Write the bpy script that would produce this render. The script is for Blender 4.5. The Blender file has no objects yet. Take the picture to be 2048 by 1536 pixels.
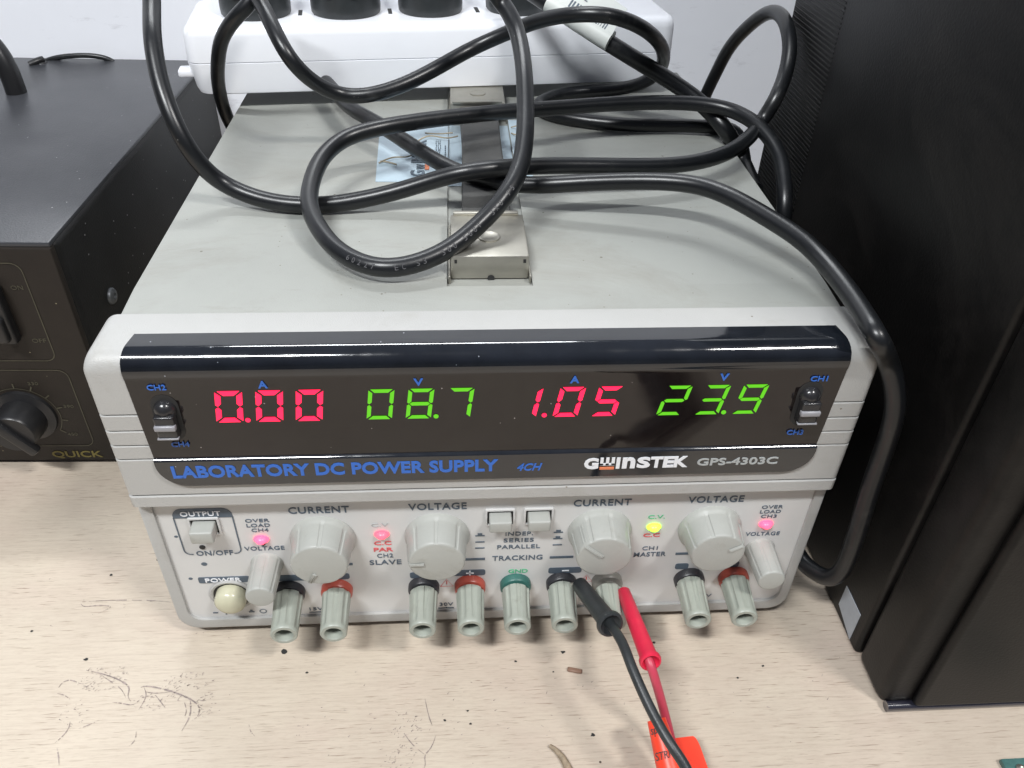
import bpy, bmesh, math, random
from mathutils import Vector, Matrix, noise
random.seed(7)
S = bpy.context.scene
PI = math.pi

# ------------------------------------------------------------------ camera
cam_d = bpy.data.cameras.new('camera'); cam = bpy.data.objects.new('camera', cam_d)
S.collection.objects.link(cam); S.camera = cam
_R = ((0.9978609552265735, -0.0600350951947961, 0.025870859654485073),
      (0.016473097184994, 0.6138988263346257, 0.7892128154649433),
      (0.06325688355671434, 0.7870984807315541, -0.6135746332163963))
cm = Matrix(((_R[0][0], _R[1][0], -_R[2][0], -0.010923),
             (_R[0][1], _R[1][1], -_R[2][1], -0.214049),
             (_R[0][2], _R[1][2], -_R[2][2], 0.297286), (0, 0, 0, 1)))
cam.matrix_world = cm
cam_d.sensor_width = 36; cam_d.lens = 36 * 1641.04 / 2048
cam_d.clip_start = 0.005; cam_d.clip_end = 20

# ------------------------------------------------------------------ world and lamps
W = bpy.data.worlds.new('World'); S.world = W; W.use_nodes = True
def room():
    # dim laboratory: pale ceiling overhead, darker walls and furniture around the bench
    nt = W.node_tree; N = nt.nodes; L = nt.links; b = N['Background']; b.inputs[1].default_value = 0.50
    tc = N.new('ShaderNodeTexCoord'); sp = N.new('ShaderNodeSeparateXYZ'); L.new(tc.outputs['Generated'], sp.inputs[0])
    r = N.new('ShaderNodeValToRGB'); e = r.color_ramp.elements
    e[0].position = .0; e[0].color = (.16, .155, .15, 1)
    e[1].position = 1; e[1].color = (.50, .54, .66, 1)
    for p, c in ((.12, (.10, .10, .11)), (.30, (.16, .17, .22)), (.62, (.34, .37, .48))):
        q = e.new(p); q.color = (*c, 1)
    L.new(sp.outputs['Z'], r.inputs[0]); L.new(r.outputs[0], b.inputs[0])
room()
def lamp(name, loc, target, sx, sy, power, col):
    l = bpy.data.lights.new(name, 'AREA'); l.shape = 'RECTANGLE'; l.size = sx; l.size_y = sy
    l.energy = power; l.color = col
    o = bpy.data.objects.new(name, l); S.collection.objects.link(o)
    o.location = loc
    o.rotation_euler = (Vector(target) - Vector(loc)).to_track_quat('-Z', 'Y').to_euler()
    return o
lamp('tube_lamp', (-0.60, -0.80, 1.62), (-0.4, .0, 0), 0.58, 0.07, 34, (0.97, 0.99, 1.0))
lamp('tube_lamp', (0.78, -0.75, 1.65), (0.3, .0, 0), 0.32, 0.07, 21, (1.0, 0.98, 0.96))
lamp('tube_lamp', (-0.15, 0.95, 1.80), (-0.1, .1, 0), 0.9, 0.07, 15, (0.95, 0.98, 1.0))
S.view_settings.view_transform = 'Standard'; S.view_settings.look = 'None'
S.view_settings.exposure = 0.0; S.view_settings.gamma = 1.0
S.view_settings.use_curve_mapping = False
S.cycles.max_bounces = 8

# ------------------------------------------------------------------ helpers
ROOT = {}
def empty(name, loc, label, cat, group=None):
    o = bpy.data.objects.new(name, None); S.collection.objects.link(o)
    o.empty_display_size = 0.01
    o.location = loc; o['label'] = label; o['category'] = cat
    if group: o['group'] = group
    ROOT[o.name] = Vector(loc)
    return o
def tag(o, label, cat, group=None):
    o['label'] = label; o['category'] = cat
    if group: o['group'] = group
    return o
def obj(name, bm, m, parent=None, smooth=None, label=None):
    """verts are in world metres; a part's are shifted into its thing's frame"""
    if parent is not None:
        off = ROOT[parent.name]
        if off.length: bmesh.ops.translate(bm, verts=bm.verts, vec=-off)
    me = bpy.data.meshes.new(name)
    bmesh.ops.recalc_face_normals(bm, faces=bm.faces)
    if smooth is not None:
        for f in bm.faces: f.smooth = True
        c = math.radians(smooth)
        for e in bm.edges:
            if len(e.link_faces) == 2:
                e.smooth = e.calc_face_angle(0) < c
            else: e.smooth = False
    bm.to_mesh(me); bm.free()
    for mm in (m if isinstance(m, (list, tuple)) else [m]): me.materials.append(mm)
    o = bpy.data.objects.new(name, me); S.collection.objects.link(o)
    if parent is not None:
        o.parent = parent; ROOT[o.name] = ROOT[parent.name]
    else: ROOT[o.name] = Vector((0, 0, 0))
    if label: o['label'] = label
    return o
WID = [0, False]
def NB():
    b = bmesh.new(); b.faces.layers.int.new('w'); return b
def mark_new(bm, n0):
    """faces made since n0 belong to one printed word or mark"""
    if not WID[1]: WID[0] += 1
    l = bm.faces.layers.int.get('w')
    if l is None: return
    bm.faces.ensure_lookup_table()
    for i in range(n0, len(bm.faces)): bm.faces[i][l] = WID[0]
def obj_split(name, bm, m, parent, plain='printed_mark'):
    """one part per printed word or mark"""
    l = bm.faces.layers.int.get('w'); groups = {}
    for f in bm.faces: groups.setdefault(f[l], []).append(f)
    for k, fs in groups.items():
        b2 = bmesh.new(); mp = {}
        for f in fs:
            vs = []
            for v in f.verts:
                if v not in mp: mp[v] = b2.verts.new(v.co)
                vs.append(mp[v])
            b2.faces.new(vs)
        obj(name if k in WORDS else plain, b2, m, parent)
    bm.free()
WORDS = set()
def box(bm, x0, x1, y0, y1, z0, z1, bev=0, seg=2, M=None, taper=None):
    r = bmesh.ops.create_cube(bm, size=1)
    vs = r['verts']
    for v in vs:
        tx = taper if (taper and v.co.z < 0) else 0
        v.co = Vector((x0 + (v.co.x + .5) * (x1 - x0), y0 + (v.co.y + .5) * (y1 - y0), z0 + (v.co.z + .5) * (z1 - z0)))
        if tx:
            v.co.x += tx if v.co.x < (x0 + x1) / 2 else -tx
            v.co.y += tx if v.co.y < (y0 + y1) / 2 else -tx
    if bev:
        es = list({e for v in vs for e in v.link_edges})
        r2 = bmesh.ops.bevel(bm, geom=es, offset=bev, segments=seg, profile=0.5, affect='EDGES', clamp_overlap=True)
        vs = list({v for f in r2['faces'] for v in f.verts} | {v for v in vs if v.is_valid})
    if M is not None:
        vs2 = set()
        stack = [v for v in vs if v.is_valid]
        while stack:
            v = stack.pop()
            if v in vs2: continue
            vs2.add(v)
            for e in v.link_edges: stack.append(e.other_vert(v))
        for v in vs2: v.co = M @ v.co
def frame(axis):
    a = Vector(axis).normalized()
    t = Vector((0, 0, 1)) if abs(a.z) < .9 else Vector((1, 0, 0))
    u = a.cross(t).normalized(); w = a.cross(u).normalized()
    return a, u, w
def lathe(bm, prof, origin, axis, seg=48, rf=None, mats=None):
    """prof: (radius, height along axis); rf(theta, i) scales the radius"""
    O = Vector(origin); a, u, w = frame(axis)
    rings = []
    for i, (r, h) in enumerate(prof):
        if r < 1e-7:
            rings.append([bm.verts.new(O + a * h)]); continue
        ring = []
        for k in range(seg):
            t = 2 * PI * k / seg
            rr = r * (rf(t, i) if rf else 1)
            ring.append(bm.verts.new(O + a * h + (u * math.cos(t) + w * math.sin(t)) * rr))
        rings.append(ring)
    for i in range(len(rings) - 1):
        A, B = rings[i], rings[i + 1]
        for k in range(seg):
            k2 = (k + 1) % seg
            if len(A) == 1 and len(B) == 1: continue
            if len(A) == 1: f = bm.faces.new((A[0], B[k], B[k2]))
            elif len(B) == 1: f = bm.faces.new((A[k], B[0], A[k2]))
            else: f = bm.faces.new((A[k], B[k], B[k2], A[k2]))
            if mats: f.material_index = mats[i]
def smooth_path(pts, n=8):
    P = [Vector(p) for p in pts]
    P = [P[0] * 2 - P[1]] + P + [P[-1] * 2 - P[-2]]
    out = []
    for i in range(1, len(P) - 2):
        p0, p1, p2, p3 = P[i - 1:i + 3]
        t1 = max((p1 - p0).length, 1e-6) ** .5; t2 = max((p2 - p1).length, 1e-6) ** .5; t3 = max((p3 - p2).length, 1e-6) ** .5
        m1 = (p2 - p1) + t2 * ((p1 - p0) / t1 - (p2 - p0) / (t1 + t2))
        m2 = (p2 - p1) + t2 * ((p3 - p2) / t3 - (p3 - p1) / (t2 + t3))
        for k in range(n):
            t = k / n
            out.append((2 * t**3 - 3 * t**2 + 1) * p1 + (t**3 - 2 * t**2 + t) * m1 + (-2 * t**3 + 3 * t**2) * p2 + (t**3 - t**2) * m2)
    out.append(P[-2])
    # a little relaxing takes the wobble of the control points out
    for _ in range(10):
        out = [out[0]] + [(out[i - 1] + 2 * out[i] + out[i + 1]) / 4 for i in range(1, len(out) - 1)] + [out[-1]]
    return out
def tube(bm, path, r, seg=20, cap=True, rfun=None):
    n = len(path); T = []
    for i in range(n):
        T.append((path[min(i + 1, n - 1)] - path[max(i - 1, 0)]).normalized())
    a, u, w = frame(T[0]); rings = []
    for i in range(n):
        u = (u - T[i] * u.dot(T[i])).normalized(); w = T[i].cross(u)
        rr = rfun(i / (n - 1)) if rfun else r
        rings.append([bm.verts.new(path[i] + (u * math.cos(2 * PI * k / seg) + w * math.sin(2 * PI * k / seg)) * rr) for k in range(seg)])
    for i in range(n - 1):
        for k in range(seg):
            k2 = (k + 1) % seg
            bm.faces.new((rings[i][k], rings[i][k2], rings[i + 1][k2], rings[i + 1][k]))
    if cap:
        bm.faces.new(rings[0][::-1]); bm.faces.new(rings[-1])
def poly(bm, pts, thick=0, n=None, mi=0):
    """flat polygon of 3-D points, given a thickness along n (towards -n)"""
    vs = [bm.verts.new(Vector(p)) for p in pts]
    f = bm.faces.new(vs); f.material_index = mi
    if thick:
        nn = Vector(n).normalized()
        vb = [bm.verts.new(Vector(p) - nn * thick) for p in pts]
        f2 = bm.faces.new(vb[::-1]); f2.material_index = mi
        for i in range(len(vs)):
            j = (i + 1) % len(vs)
            q = bm.faces.new((vs[j], vs[i], vb[i], vb[j])); q.material_index = mi
    return f
def rrect(x0, x1, z0, z1, r, seg=5, corners='abcd'):
    """rounded rectangle outline, corners a=bottom left b=bottom right c=top right d=top left"""
    out = []
    for c, cx, cz, a0 in (('a', x0 + r, z0 + r, PI), ('b', x1 - r, z0 + r, 1.5 * PI), ('c', x1 - r, z1 - r, 0), ('d', x0 + r, z1 - r, .5 * PI)):
        if c in corners:
            for k in range(seg + 1):
                a = a0 + .5 * PI * k / seg
                out.append((cx + r * math.cos(a), cz + r * math.sin(a)))
        else:
            out.append({'a': (x0, z0), 'b': (x1, z0), 'c': (x1, z1), 'd': (x0, z1)}[c])
    return out
FRONT = (Vector((1, 0, 0)), Vector((0, 0, 1)))            # right, up of a face that looks at the viewer
def text(bm, s, w, h, at, rt=FRONT[0], up=FRONT[1], bold=0.0, shear=0.0, space=1.0, t=0.00012, anchor='c', mi=0):
    """lettering as thin ink: fitted into w x h (h = the height of its own outline), centred on at"""
    cu = bpy.data.curves.new('lettering', 'FONT'); cu.body = s; cu.size = 1
    cu.offset = bold; cu.shear = shear; cu.space_character = space; cu.resolution_u = 3
    cu.fill_mode = 'FRONT' if not t else 'BOTH'
    cu.extrude = 0.02 if t else 0
    o = bpy.data.objects.new('lettering', cu)
    me = bpy.data.meshes.new_from_object(o)
    if not me.vertices:
        bpy.data.objects.remove(o); return
    xs = [v.co.x for v in me.vertices]; ys = [v.co.y for v in me.vertices]
    x0, x1, y0, y1 = min(xs), max(xs), min(ys), max(ys)
    nrm = rt.cross(up).normalized(); n0 = len(bm.faces)
    sx = w / (x1 - x0); sy = h / (y1 - y0)
    off = {'c': .5, 'l': 0, 'r': 1}[anchor]
    base = len(bm.verts)
    vs = []
    for v in me.vertices:
        a = (v.co.x - x0) * sx - off * w; b = (v.co.y - y0) * sy - h / 2
        c = (t if v.co.z > 0 else -t) if t else 0
        vs.append(bm.verts.new(Vector(at) + rt * a + up * b + nrm * c))
    for p in me.polygons:
        try:
            f = bm.faces.new([vs[i] for i in p.vertices]); f.material_index = mi
        except ValueError: pass
    mark_new(bm, n0); WORDS.add(WID[0])
    bpy.data.objects.remove(o); bpy.data.meshes.remove(me); bpy.data.curves.remove(cu)
def bar(bm, x0, x1, z0, z1, y, t=0.00012, mi=0):
    n0 = len(bm.faces)
    poly(bm, [(x0, y - t, z0), (x1, y - t, z0), (x1, y - t, z1), (x0, y - t, z1)], 2 * t, (0, -1, 0), mi)
    mark_new(bm, n0)
def strip_line(bm, pts, wd, y, t=0.00012, mi=0):
    """open outline of constant width in the x-z plane"""
    n = len(pts); n0 = len(bm.faces)
    L, Rr = [], []
    for i in range(n):
        p = Vector(pts[i]); a = Vector(pts[max(i - 1, 0)]); b = Vector(pts[min(i + 1, n - 1)])
        d = (b - a).normalized(); q = Vector((-d.y, d.x)) * wd / 2
        L.append(p + q); Rr.append(p - q)
    for i in range(n - 1):
        poly(bm, [(L[i].x, y - t, L[i].y), (Rr[i].x, y - t, Rr[i].y), (Rr[i + 1].x, y - t, Rr[i + 1].y), (L[i + 1].x, y - t, L[i + 1].y)], 0, None, mi)
    mark_new(bm, n0)

# ------------------------------------------------------------------ materials
def mat(name, col, rough=.5, metal=0, var=0.0, vscale=40, bump=0.0, bscale=1500, spec=.5, emit=None, estr=0, rvar=0.0, coat=0, stretch=None, trans=0, tint=None):
    m = bpy.data.materials.new(name); m.use_nodes = True
    nt = m.node_tree; N = nt.nodes; L = nt.links; b = N['Principled BSDF']
    b.inputs['Base Color'].default_value = (*col, 1); b.inputs['Roughness'].default_value = rough
    b.inputs['Metallic'].default_value = metal; b.inputs['Specular IOR Level'].default_value = spec
    b.inputs['Coat Weight'].default_value = coat; b.inputs['Coat Roughness'].default_value = .05
    b.inputs['Transmission Weight'].default_value = trans
    if emit: b.inputs['Emission Color'].default_value = (*emit, 1); b.inputs['Emission Strength'].default_value = estr
    tc = N.new('ShaderNodeTexCoord'); mp = N.new('ShaderNodeMapping'); L.new(tc.outputs['Object'], mp.inputs[0])
    if stretch: mp.inputs['Scale'].default_value = stretch
    if var:
        n1 = N.new('ShaderNodeTexNoise'); n1.inputs['Scale'].default_value = vscale; n1.inputs['Detail'].default_value = 6
        n1.inputs['Roughness'].default_value = .65
        L.new(mp.outputs[0], n1.inputs['Vector'])
        r = N.new('ShaderNodeValToRGB'); r.color_ramp.elements[0].position = .3; r.color_ramp.elements[1].position = .7
        d = tint or (1 - var, 1 - var, 1 - var)
        r.color_ramp.elements[0].color = (col[0] * d[0], col[1] * d[1], col[2] * d[2], 1)
        r.color_ramp.elements[1].color = (min(col[0] * (1 + var * .4), 1), min(col[1] * (1 + var * .4), 1), min(col[2] * (1 + var * .4), 1), 1)
        L.new(n1.outputs['Fac'], r.inputs[0]); L.new(r.outputs[0], b.inputs['Base Color'])
    if rvar:
        n3 = N.new('ShaderNodeTexNoise'); n3.inputs['Scale'].default_value = vscale * 2.5; n3.inputs['Detail'].default_value = 8
        L.new(mp.outputs[0], n3.inputs['Vector'])
        mr = N.new('ShaderNodeMapRange'); mr.inputs[1].default_value = .3; mr.inputs[2].default_value = .7
        mr.inputs[3].default_value = max(rough - rvar, .02); mr.inputs[4].default_value = rough + rvar
        L.new(n3.outputs['Fac'], mr.inputs[0]); L.new(mr.outputs[0], b.inputs['Roughness'])
    if bump:
        n2 = N.new('ShaderNodeTexNoise'); n2.inputs['Scale'].default_value = bscale; n2.inputs['Detail'].default_value = 3
        L.new(mp.outputs[0], n2.inputs['Vector'])
        bp = N.new('ShaderNodeBump'); bp.inputs['Strength'].default_value = bump; bp.inputs['Distance'].default_value = 0.0003
        L.new(n2.outputs['Fac'], bp.inputs['Height']); L.new(bp.outputs[0], b.inputs['Normal'])
    return m
def add_specks(m, scale, size, col, amount=.5):
    """small dirt specks of their own shape over the base colour"""
    nt = m.node_tree; N = nt.nodes; L = nt.links; b = N['Principled BSDF']
    tc = N.new('ShaderNodeTexCoord')
    v = N.new('ShaderNodeTexVoronoi'); v.inputs['Scale'].default_value = scale; L.new(tc.outputs['Object'], v.inputs['Vector'])
    lt = N.new('ShaderNodeMath'); lt.operation = 'LESS_THAN'; lt.inputs[1].default_value = size; L.new(v.outputs['Distance'], lt.inputs[0])
    sp = N.new('ShaderNodeSeparateColor'); L.new(v.outputs['Color'], sp.inputs[0])
    g = N.new('ShaderNodeMath'); g.operation = 'GREATER_THAN'; g.inputs[1].default_value = 1 - amount; L.new(sp.outputs[0], g.inputs[0])
    mu = N.new('ShaderNodeMath'); mu.operation = 'MULTIPLY'; L.new(lt.outputs[0], mu.inputs[0]); L.new(g.outputs[0], mu.inputs[1])
    mx = N.new('ShaderNodeMix'); mx.data_type = 'RGBA'
    inp = b.inputs['Base Color']
    if inp.is_linked:
        src = inp.links[0].from_socket; L.new(src, mx.inputs[6])
    else: mx.inputs[6].default_value = inp.default_value
    mx.inputs[7].default_value = (*col, 1); L.new(mu.outputs[0], mx.inputs[0]); L.new(mx.outputs[2], inp)

M_case = mat('painted_steel', (.305, .314, .292), .48, var=.10, vscale=14, bump=.25, bscale=1800)
add_specks(M_case, 160, .09, (.12, .11, .09), .10)
add_specks(M_case, 330, .10, (.17, .16, .13), .10)
def smudge(m, scale, vec, col, p0, p1, amt):
    """rub marks and handling grime with a shape of their own"""
    nt = m.node_tree; N = nt.nodes; L = nt.links; b = N['Principled BSDF']
    tc = N.new('ShaderNodeTexCoord'); mp = N.new('ShaderNodeMapping'); mp.inputs['Scale'].default_value = vec; L.new(tc.outputs['Object'], mp.inputs[0])
    n = N.new('ShaderNodeTexNoise'); n.inputs['Scale'].default_value = scale; n.inputs['Detail'].default_value = 9; n.inputs['Roughness'].default_value = .75; n.inputs['Distortion'].default_value = .6
    L.new(mp.outputs[0], n.inputs['Vector'])
    r = N.new('ShaderNodeValToRGB'); r.color_ramp.elements[0].position = p0; r.color_ramp.elements[1].position = p1
    r.color_ramp.elements[0].color = (0, 0, 0, 1); r.color_ramp.elements[1].color = (amt, amt, amt, 1); L.new(n.outputs['Fac'], r.inputs[0])
    mx = N.new('ShaderNodeMix'); mx.data_type = 'RGBA'; inp = b.inputs['Base Color']
    if inp.is_linked: L.new(inp.links[0].from_socket, mx.inputs[6])
    else: mx.inputs[6].default_value = inp.default_value
    mx.inputs[7].default_value = (*col, 1); L.new(r.outputs[0], mx.inputs[0]); L.new(mx.outputs[2], inp)
smudge(M_case, 11, (1, 1.8, 1), (.215, .205, .175), .50, .72, .55)
smudge(M_case, 40, (1, 5, 1), (.20, .19, .16), .58, .70, .35)
M_bezel = mat('grey_plastic', (.405, .405, .392), .42, var=.06, vscale=22, bump=.35, bscale=2200)
add_specks(M_bezel, 260, .10, (.2, .18, .15), .06)
smudge(M_bezel, 26, (1, 1, 1.6), (.29, .275, .235), .55, .74, .45)
M_panel = mat('panel_film', (.585, .585, .575), .38, var=.05, vscale=30, bump=.12, bscale=2500)
M_knob = mat('knob_plastic', (.385, .395, .37), .42, var=.07, vscale=80, bump=.2, bscale=2500)
smudge(M_knob, 70, (1, 1, 1), (.25, .24, .20), .56, .72, .45)
M_post = mat('post_plastic', (.33, .355, .31), .36, var=.08, vscale=110, bump=.1)
smudge(M_post, 110, (1, 1, 1), (.19, .19, .155), .56, .72, .5)
M_black_gloss = mat('smoked_acrylic', (.008, .010, .014), .10, var=.4, vscale=60, rvar=.05, coat=.6, tint=(.6, .6, .6))
M_window = mat('display_acrylic', (.009, .0065, .0065), .05, var=.3, vscale=45, rvar=.05)
add_specks(M_window, 420, .10, (.25, .23, .22), .05)
add_specks(M_black_gloss, 420, .10, (.25, .27, .30), .07)
M_red_seg = mat('red_segment', (.3, .0, .02), .4, emit=(1.0, .010, .065), estr=1.9)
M_green_seg = mat('green_segment', (.03, .2, .0), .4, emit=(.16, .75, .010), estr=.68)
M_red_led = mat('red_lamp_dome', (.8, .1, .2), .3, emit=(1.0, .06, .12), estr=2.6)
M_red_led2 = mat('soft_red_lamp_dome', (.8, .1, .15), .3, emit=(1.0, .08, .12), estr=1.8)
M_green_led = mat('green_lamp_dome', (.4, .8, .1), .3, emit=(.45, 1.0, .03), estr=2.0)
M_blue_ink = mat('blue_ink', (.028, .13, .50), .5, emit=None)
M_white_ink = mat('white_ink', (.75, .77, .80), .5)
M_grey_ink = mat('pale_grey_ink', (.38, .40, .40), .5)
M_orange_ink = mat('orange_ink', (.72, .22, .10), .5)
M_slate_ink = mat('slate_ink', (.085, .115, .15), .5, var=.15, vscale=300)
M_red_ink = mat('red_ink', (.60, .10, .11), .5)
M_green_ink = mat('green_ink', (.10, .42, .22), .5)
M_black_rub = mat('black_cord_sheath', (.008, .009, .0105), .33, var=.25, vscale=20, bump=.06, bscale=900)
M_black_dusty = mat('dusty_black_paint', (.012, .012, .012), .5, spec=.3, var=.25, vscale=25, bump=.5, bscale=1100, tint=(.7, .7, .7))
add_specks(M_black_dusty, 200, .08, (.3, .3, .3), .08)
M_station_front = mat('station_front', (.017, .013, .010), .55, spec=.35, var=.2, vscale=70, bump=.2)
add_specks(M_station_front, 300, .09, (.25, .22, .15), .08)
M_black_plastic = mat('black_plastic', (.012, .012, .013), .35, var=.2, vscale=70, bump=.1)
M_speaker = mat('black_vinyl', (.0045, .0042, .0042), .42, var=.25, vscale=60, bump=.25, bscale=900, spec=.22)
smudge(M_black_rub, 60, (1, 1, 1), (.045, .045, .043), .56, .70, .55)
add_specks(M_black_rub, 520, .10, (.16, .16, .15), .05)
smudge(M_speaker, 14, (1, 1, 1), (.016, .0145, .0135), .50, .72, .8)
add_specks(M_speaker, 190, .05, (.10, .10, .10), .06)
M_strap = mat('rubber_strap', (.045, .045, .043), .6, var=.3, vscale=90, bump=.3)
M_steel = mat('nickel_steel', (.43, .415, .365), .45, metal=.85, var=.12, vscale=60, rvar=.08)
M_white_pl = mat('white_plastic', (.80, .82, .86), .30, var=.03, vscale=30)
M_cream = mat('cream_button', (.50, .49, .36), .25, var=.1, vscale=60)
M_dark = mat('dark_gap', (.02, .02, .02), .7)
M_grime = mat('grime', (.10, .09, .075), .8)
M_red_post = mat('red_ring', (.42, .08, .055), .35, var=.15, vscale=150)
M_black_post = mat('black_ring', (.03, .03, .035), .4, var=.2, vscale=150)
M_green_post = mat('green_ring', (.035, .13, .11), .4, var=.2, vscale=150)
M_clear_post = mat('worn_grey_ring', (.21, .205, .185), .4, var=.3, vscale=150)
M_red_pvc = mat('red_rubber', (.70, .022, .065), .40, var=.12, vscale=120)
M_red_wire = mat('red_wire', (.50, .05, .09), .40, var=.12, vscale=120)
M_black_pvc = mat('black_rubber', (.028, .032, .034), .40, var=.3, vscale=120, bump=.2)
M_orange = mat('orange_film', (.90, .06, .025), .38, var=.12, vscale=90)
M_label = mat('silver_label', (.50, .62, .70), .33, metal=.25, var=.14, vscale=45)
M_paper = mat('paper_tag', (.66, .69, .66), .5, var=.06, vscale=60)
M_yellow_ink = mat('yellow_ink', (.14, .115, .03), .6)
M_dim_ink = mat('faded_ink', (.06, .055, .036), .6, var=.3, vscale=200)
M_sticker = mat('silver_sticker', (.40, .43, .47), .5, var=.1, vscale=200)
M_lead_mark = mat('sheath_print', (.075, .075, .08), .6)
M_copper = mat('copper_bit', (.22, .13, .09), .5)

# wall paint with scuffs
M_wall = mat('wall_paint', (.86, .88, .93), .55, var=.04, vscale=6, bump=.1, bscale=400)
def wall_scuffs():
    nt = M_wall.node_tree; N = nt.nodes; L = nt.links; b = N['Principled BSDF']
    tc = N.new('ShaderNodeTexCoord'); mp = N.new('ShaderNodeMapping'); mp.inputs['Scale'].default_value = (14, 1, 45)
    L.new(tc.outputs['Object'], mp.inputs[0])
    n = N.new('ShaderNodeTexNoise'); n.inputs['Scale'].default_value = 1.6; n.inputs['Detail'].default_value = 7; n.inputs['Roughness'].default_value = .7
    L.new(mp.outputs[0], n.inputs['Vector'])
    r = N.new('ShaderNodeValToRGB'); r.color_ramp.elements[0].position = .60; r.color_ramp.elements[1].position = .72
    r.color_ramp.elements[0].color = (0, 0, 0, 1); r.color_ramp.elements[1].color = (.45, .45, .45, 1)
    L.new(n.outputs['Fac'], r.inputs[0])
    mx = N.new('ShaderNodeMix'); mx.data_type = 'RGBA'
    L.new(b.inputs['Base Color'].links[0].from_socket, mx.inputs[6]); mx.inputs[7].default_value = (.42, .42, .45, 1)
    L.new(r.outputs[0], mx.inputs[0]); L.new(mx.outputs[2], b.inputs['Base Color'])
wall_scuffs()

# pale laminate table top: short dark grain ticks along x, pinkish patches
def table_mat():
    m = bpy.data.materials.new('pale_wood_laminate'); m.use_nodes = True
    nt = m.node_tree; N = nt.nodes; L = nt.links; b = N['Principled BSDF']
    b.inputs['Roughness'].default_value = .42
    tc = N.new('ShaderNodeTexCoord')
    def noise_(scale, vec, det=4, ro=.6):
        mp = N.new('ShaderNodeMapping'); mp.inputs['Scale'].default_value = vec; L.new(tc.outputs['Object'], mp.inputs[0])
        n = N.new('ShaderNodeTexNoise'); n.inputs['Scale'].default_value = scale; n.inputs['Detail'].default_value = det; n.inputs['Roughness'].default_value = ro
        L.new(mp.outputs[0], n.inputs['Vector']); return n.outputs['Fac']
    def ramp(f, p0, p1, c0, c1):
        r = N.new('ShaderNodeValToRGB'); r.color_ramp.elements[0].position = p0; r.color_ramp.elements[1].position = p1
        r.color_ramp.elements[0].color = (*c0, 1); r.color_ramp.elements[1].color = (*c1, 1)
        L.new(f, r.inputs[0]); return r.outputs[0]
    def mix(a, bb, fac, mode='MIX'):
        x = N.new('ShaderNodeMix'); x.data_type = 'RGBA'; x.blend_type = mode
        for k, v in ((6, a), (7, bb)):
            if isinstance(v, tuple): x.inputs[k].default_value = (*v, 1)
            else: L.new(v, x.inputs[k])
        if isinstance(fac, float): x.inputs[0].default_value = fac
        else: L.new(fac, x.inputs[0])
        return x.outputs[2]
    base = ramp(noise_(3.0, (1, 2.2, 1), 3), .3, .7, (.515, .445, .36), (.575, .505, .41))
    pink = mix(base, (.53, .41, .355), ramp(noise_(9, (1, 2, 1), 4), .50, .75, (0, 0, 0), (.5, .5, .5)))
    band = mix(pink, (.40, .33, .26), ramp(noise_(30, (1, 26, 1), 5, .7), .45, .75, (0, 0, 0), (.45, .45, .45)))
    tick = ramp(noise_(75, (1, 20, 1), 3, .6), .60, .67, (0, 0, 0), (.8, .8, .8))
    gate = ramp(noise_(11, (1, 1.5, 1), 2), .35, .6, (.25, .25, .25), (1, 1, 1))
    tk = mix(tick, gate, 1.0, 'MULTIPLY')
    c = mix(band, (.21, .145, .105), tk)
    worn = ramp(noise_(7, (1, 1.3, 1), 7, .72), .46, .70, (0, 0, 0), (.55, .55, .55))
    c = mix(c, (.43, .355, .29), worn)
    fine = ramp(noise_(160, (1, 9, 1), 3, .7), .50, .80, (0, 0, 0), (.40, .40, .40))
    c = mix(c, (.30, .22, .165), fine)
    stain = ramp(noise_(22, (1, 1, 1), 6, .75), .66, .80, (0, 0, 0), (.30, .30, .30))
    c = mix(c, (.26, .22, .20), stain)
    L.new(c, b.inputs['Base Color'])
    bp = N.new('ShaderNodeBump'); bp.inputs['Strength'].default_value = .2; bp.inputs['Distance'].default_value = .0003
    L.new(tk, bp.inputs['Height']); bp.invert = True; L.new(bp.outputs[0], b.inputs['Normal'])
    add_specks(m, 75, .04, (.09, .07, .055), .25)
    return m
M_table = table_mat()

# ------------------------------------------------------------------ setting
bm = NB(); box(bm, -1.2, 1.2, -.55, .364, -.03, 0, .002, 2)
t = obj('table_top', bm, M_table, smooth=40); t['kind'] = 'structure'
bm = NB(); box(bm, -1.6, 1.6, .366, .42, -.8, .60)
w = obj('wall', bm, M_wall); w['kind'] = 'structure'
tag(w, 'white painted wall with faint grey scuffs behind the equipment', 'wall')
tag(t, 'pale wood grain table top, scuffed and stained', 'table top')

# ================================================================== laboratory power supply
psu = empty('power_supply', (0, .14, 0), 'grey bench power supply with black display panel, red and green digits, in the middle', 'power supply')
SL, FT, RT = .0, .0, .0
# case: painted steel box with a sunken channel for the handle
bm = NB()
X = [-.1235, -.0150, .0158, .1235]; Y = [.012, .0385, .262, .285]; Z0, Z1, ZC = .010, .145, .1432
g = [[bm.verts.new((x, y, Z1)) for y in Y] for x in X]
for i in range(3):
    for j in range(3):
        if (i, j) == (1, 1): continue
        bm.faces.new((g[i][j], g[i + 1][j], g[i + 1][j + 1], g[i][j + 1]))
c = [g[1][1], g[2][1], g[2][2], g[1][2]]
d = [bm.verts.new((v.co.x, v.co.y, ZC)) for v in c]
for i in range(4): bm.faces.new((c[i], c[(i + 1) % 4], d[(i + 1) % 4], d[i]))
bm.faces.new(d)
rim = [g[i][0] for i in range(4)] + [g[3][j] for j in (1, 2, 3)] + [g[i][3] for i in (2, 1, 0)] + [g[0][j] for j in (2, 1)]
low = [bm.verts.new((v.co.x, v.co.y, Z0)) for v in rim]
side_top = []
for i in range(len(rim)):
    j = (i + 1) % len(rim); bm.faces.new((rim[i], rim[j], low[j], low[i]))
bm.faces.new(low)
bm.edges.ensure_lookup_table()
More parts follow.
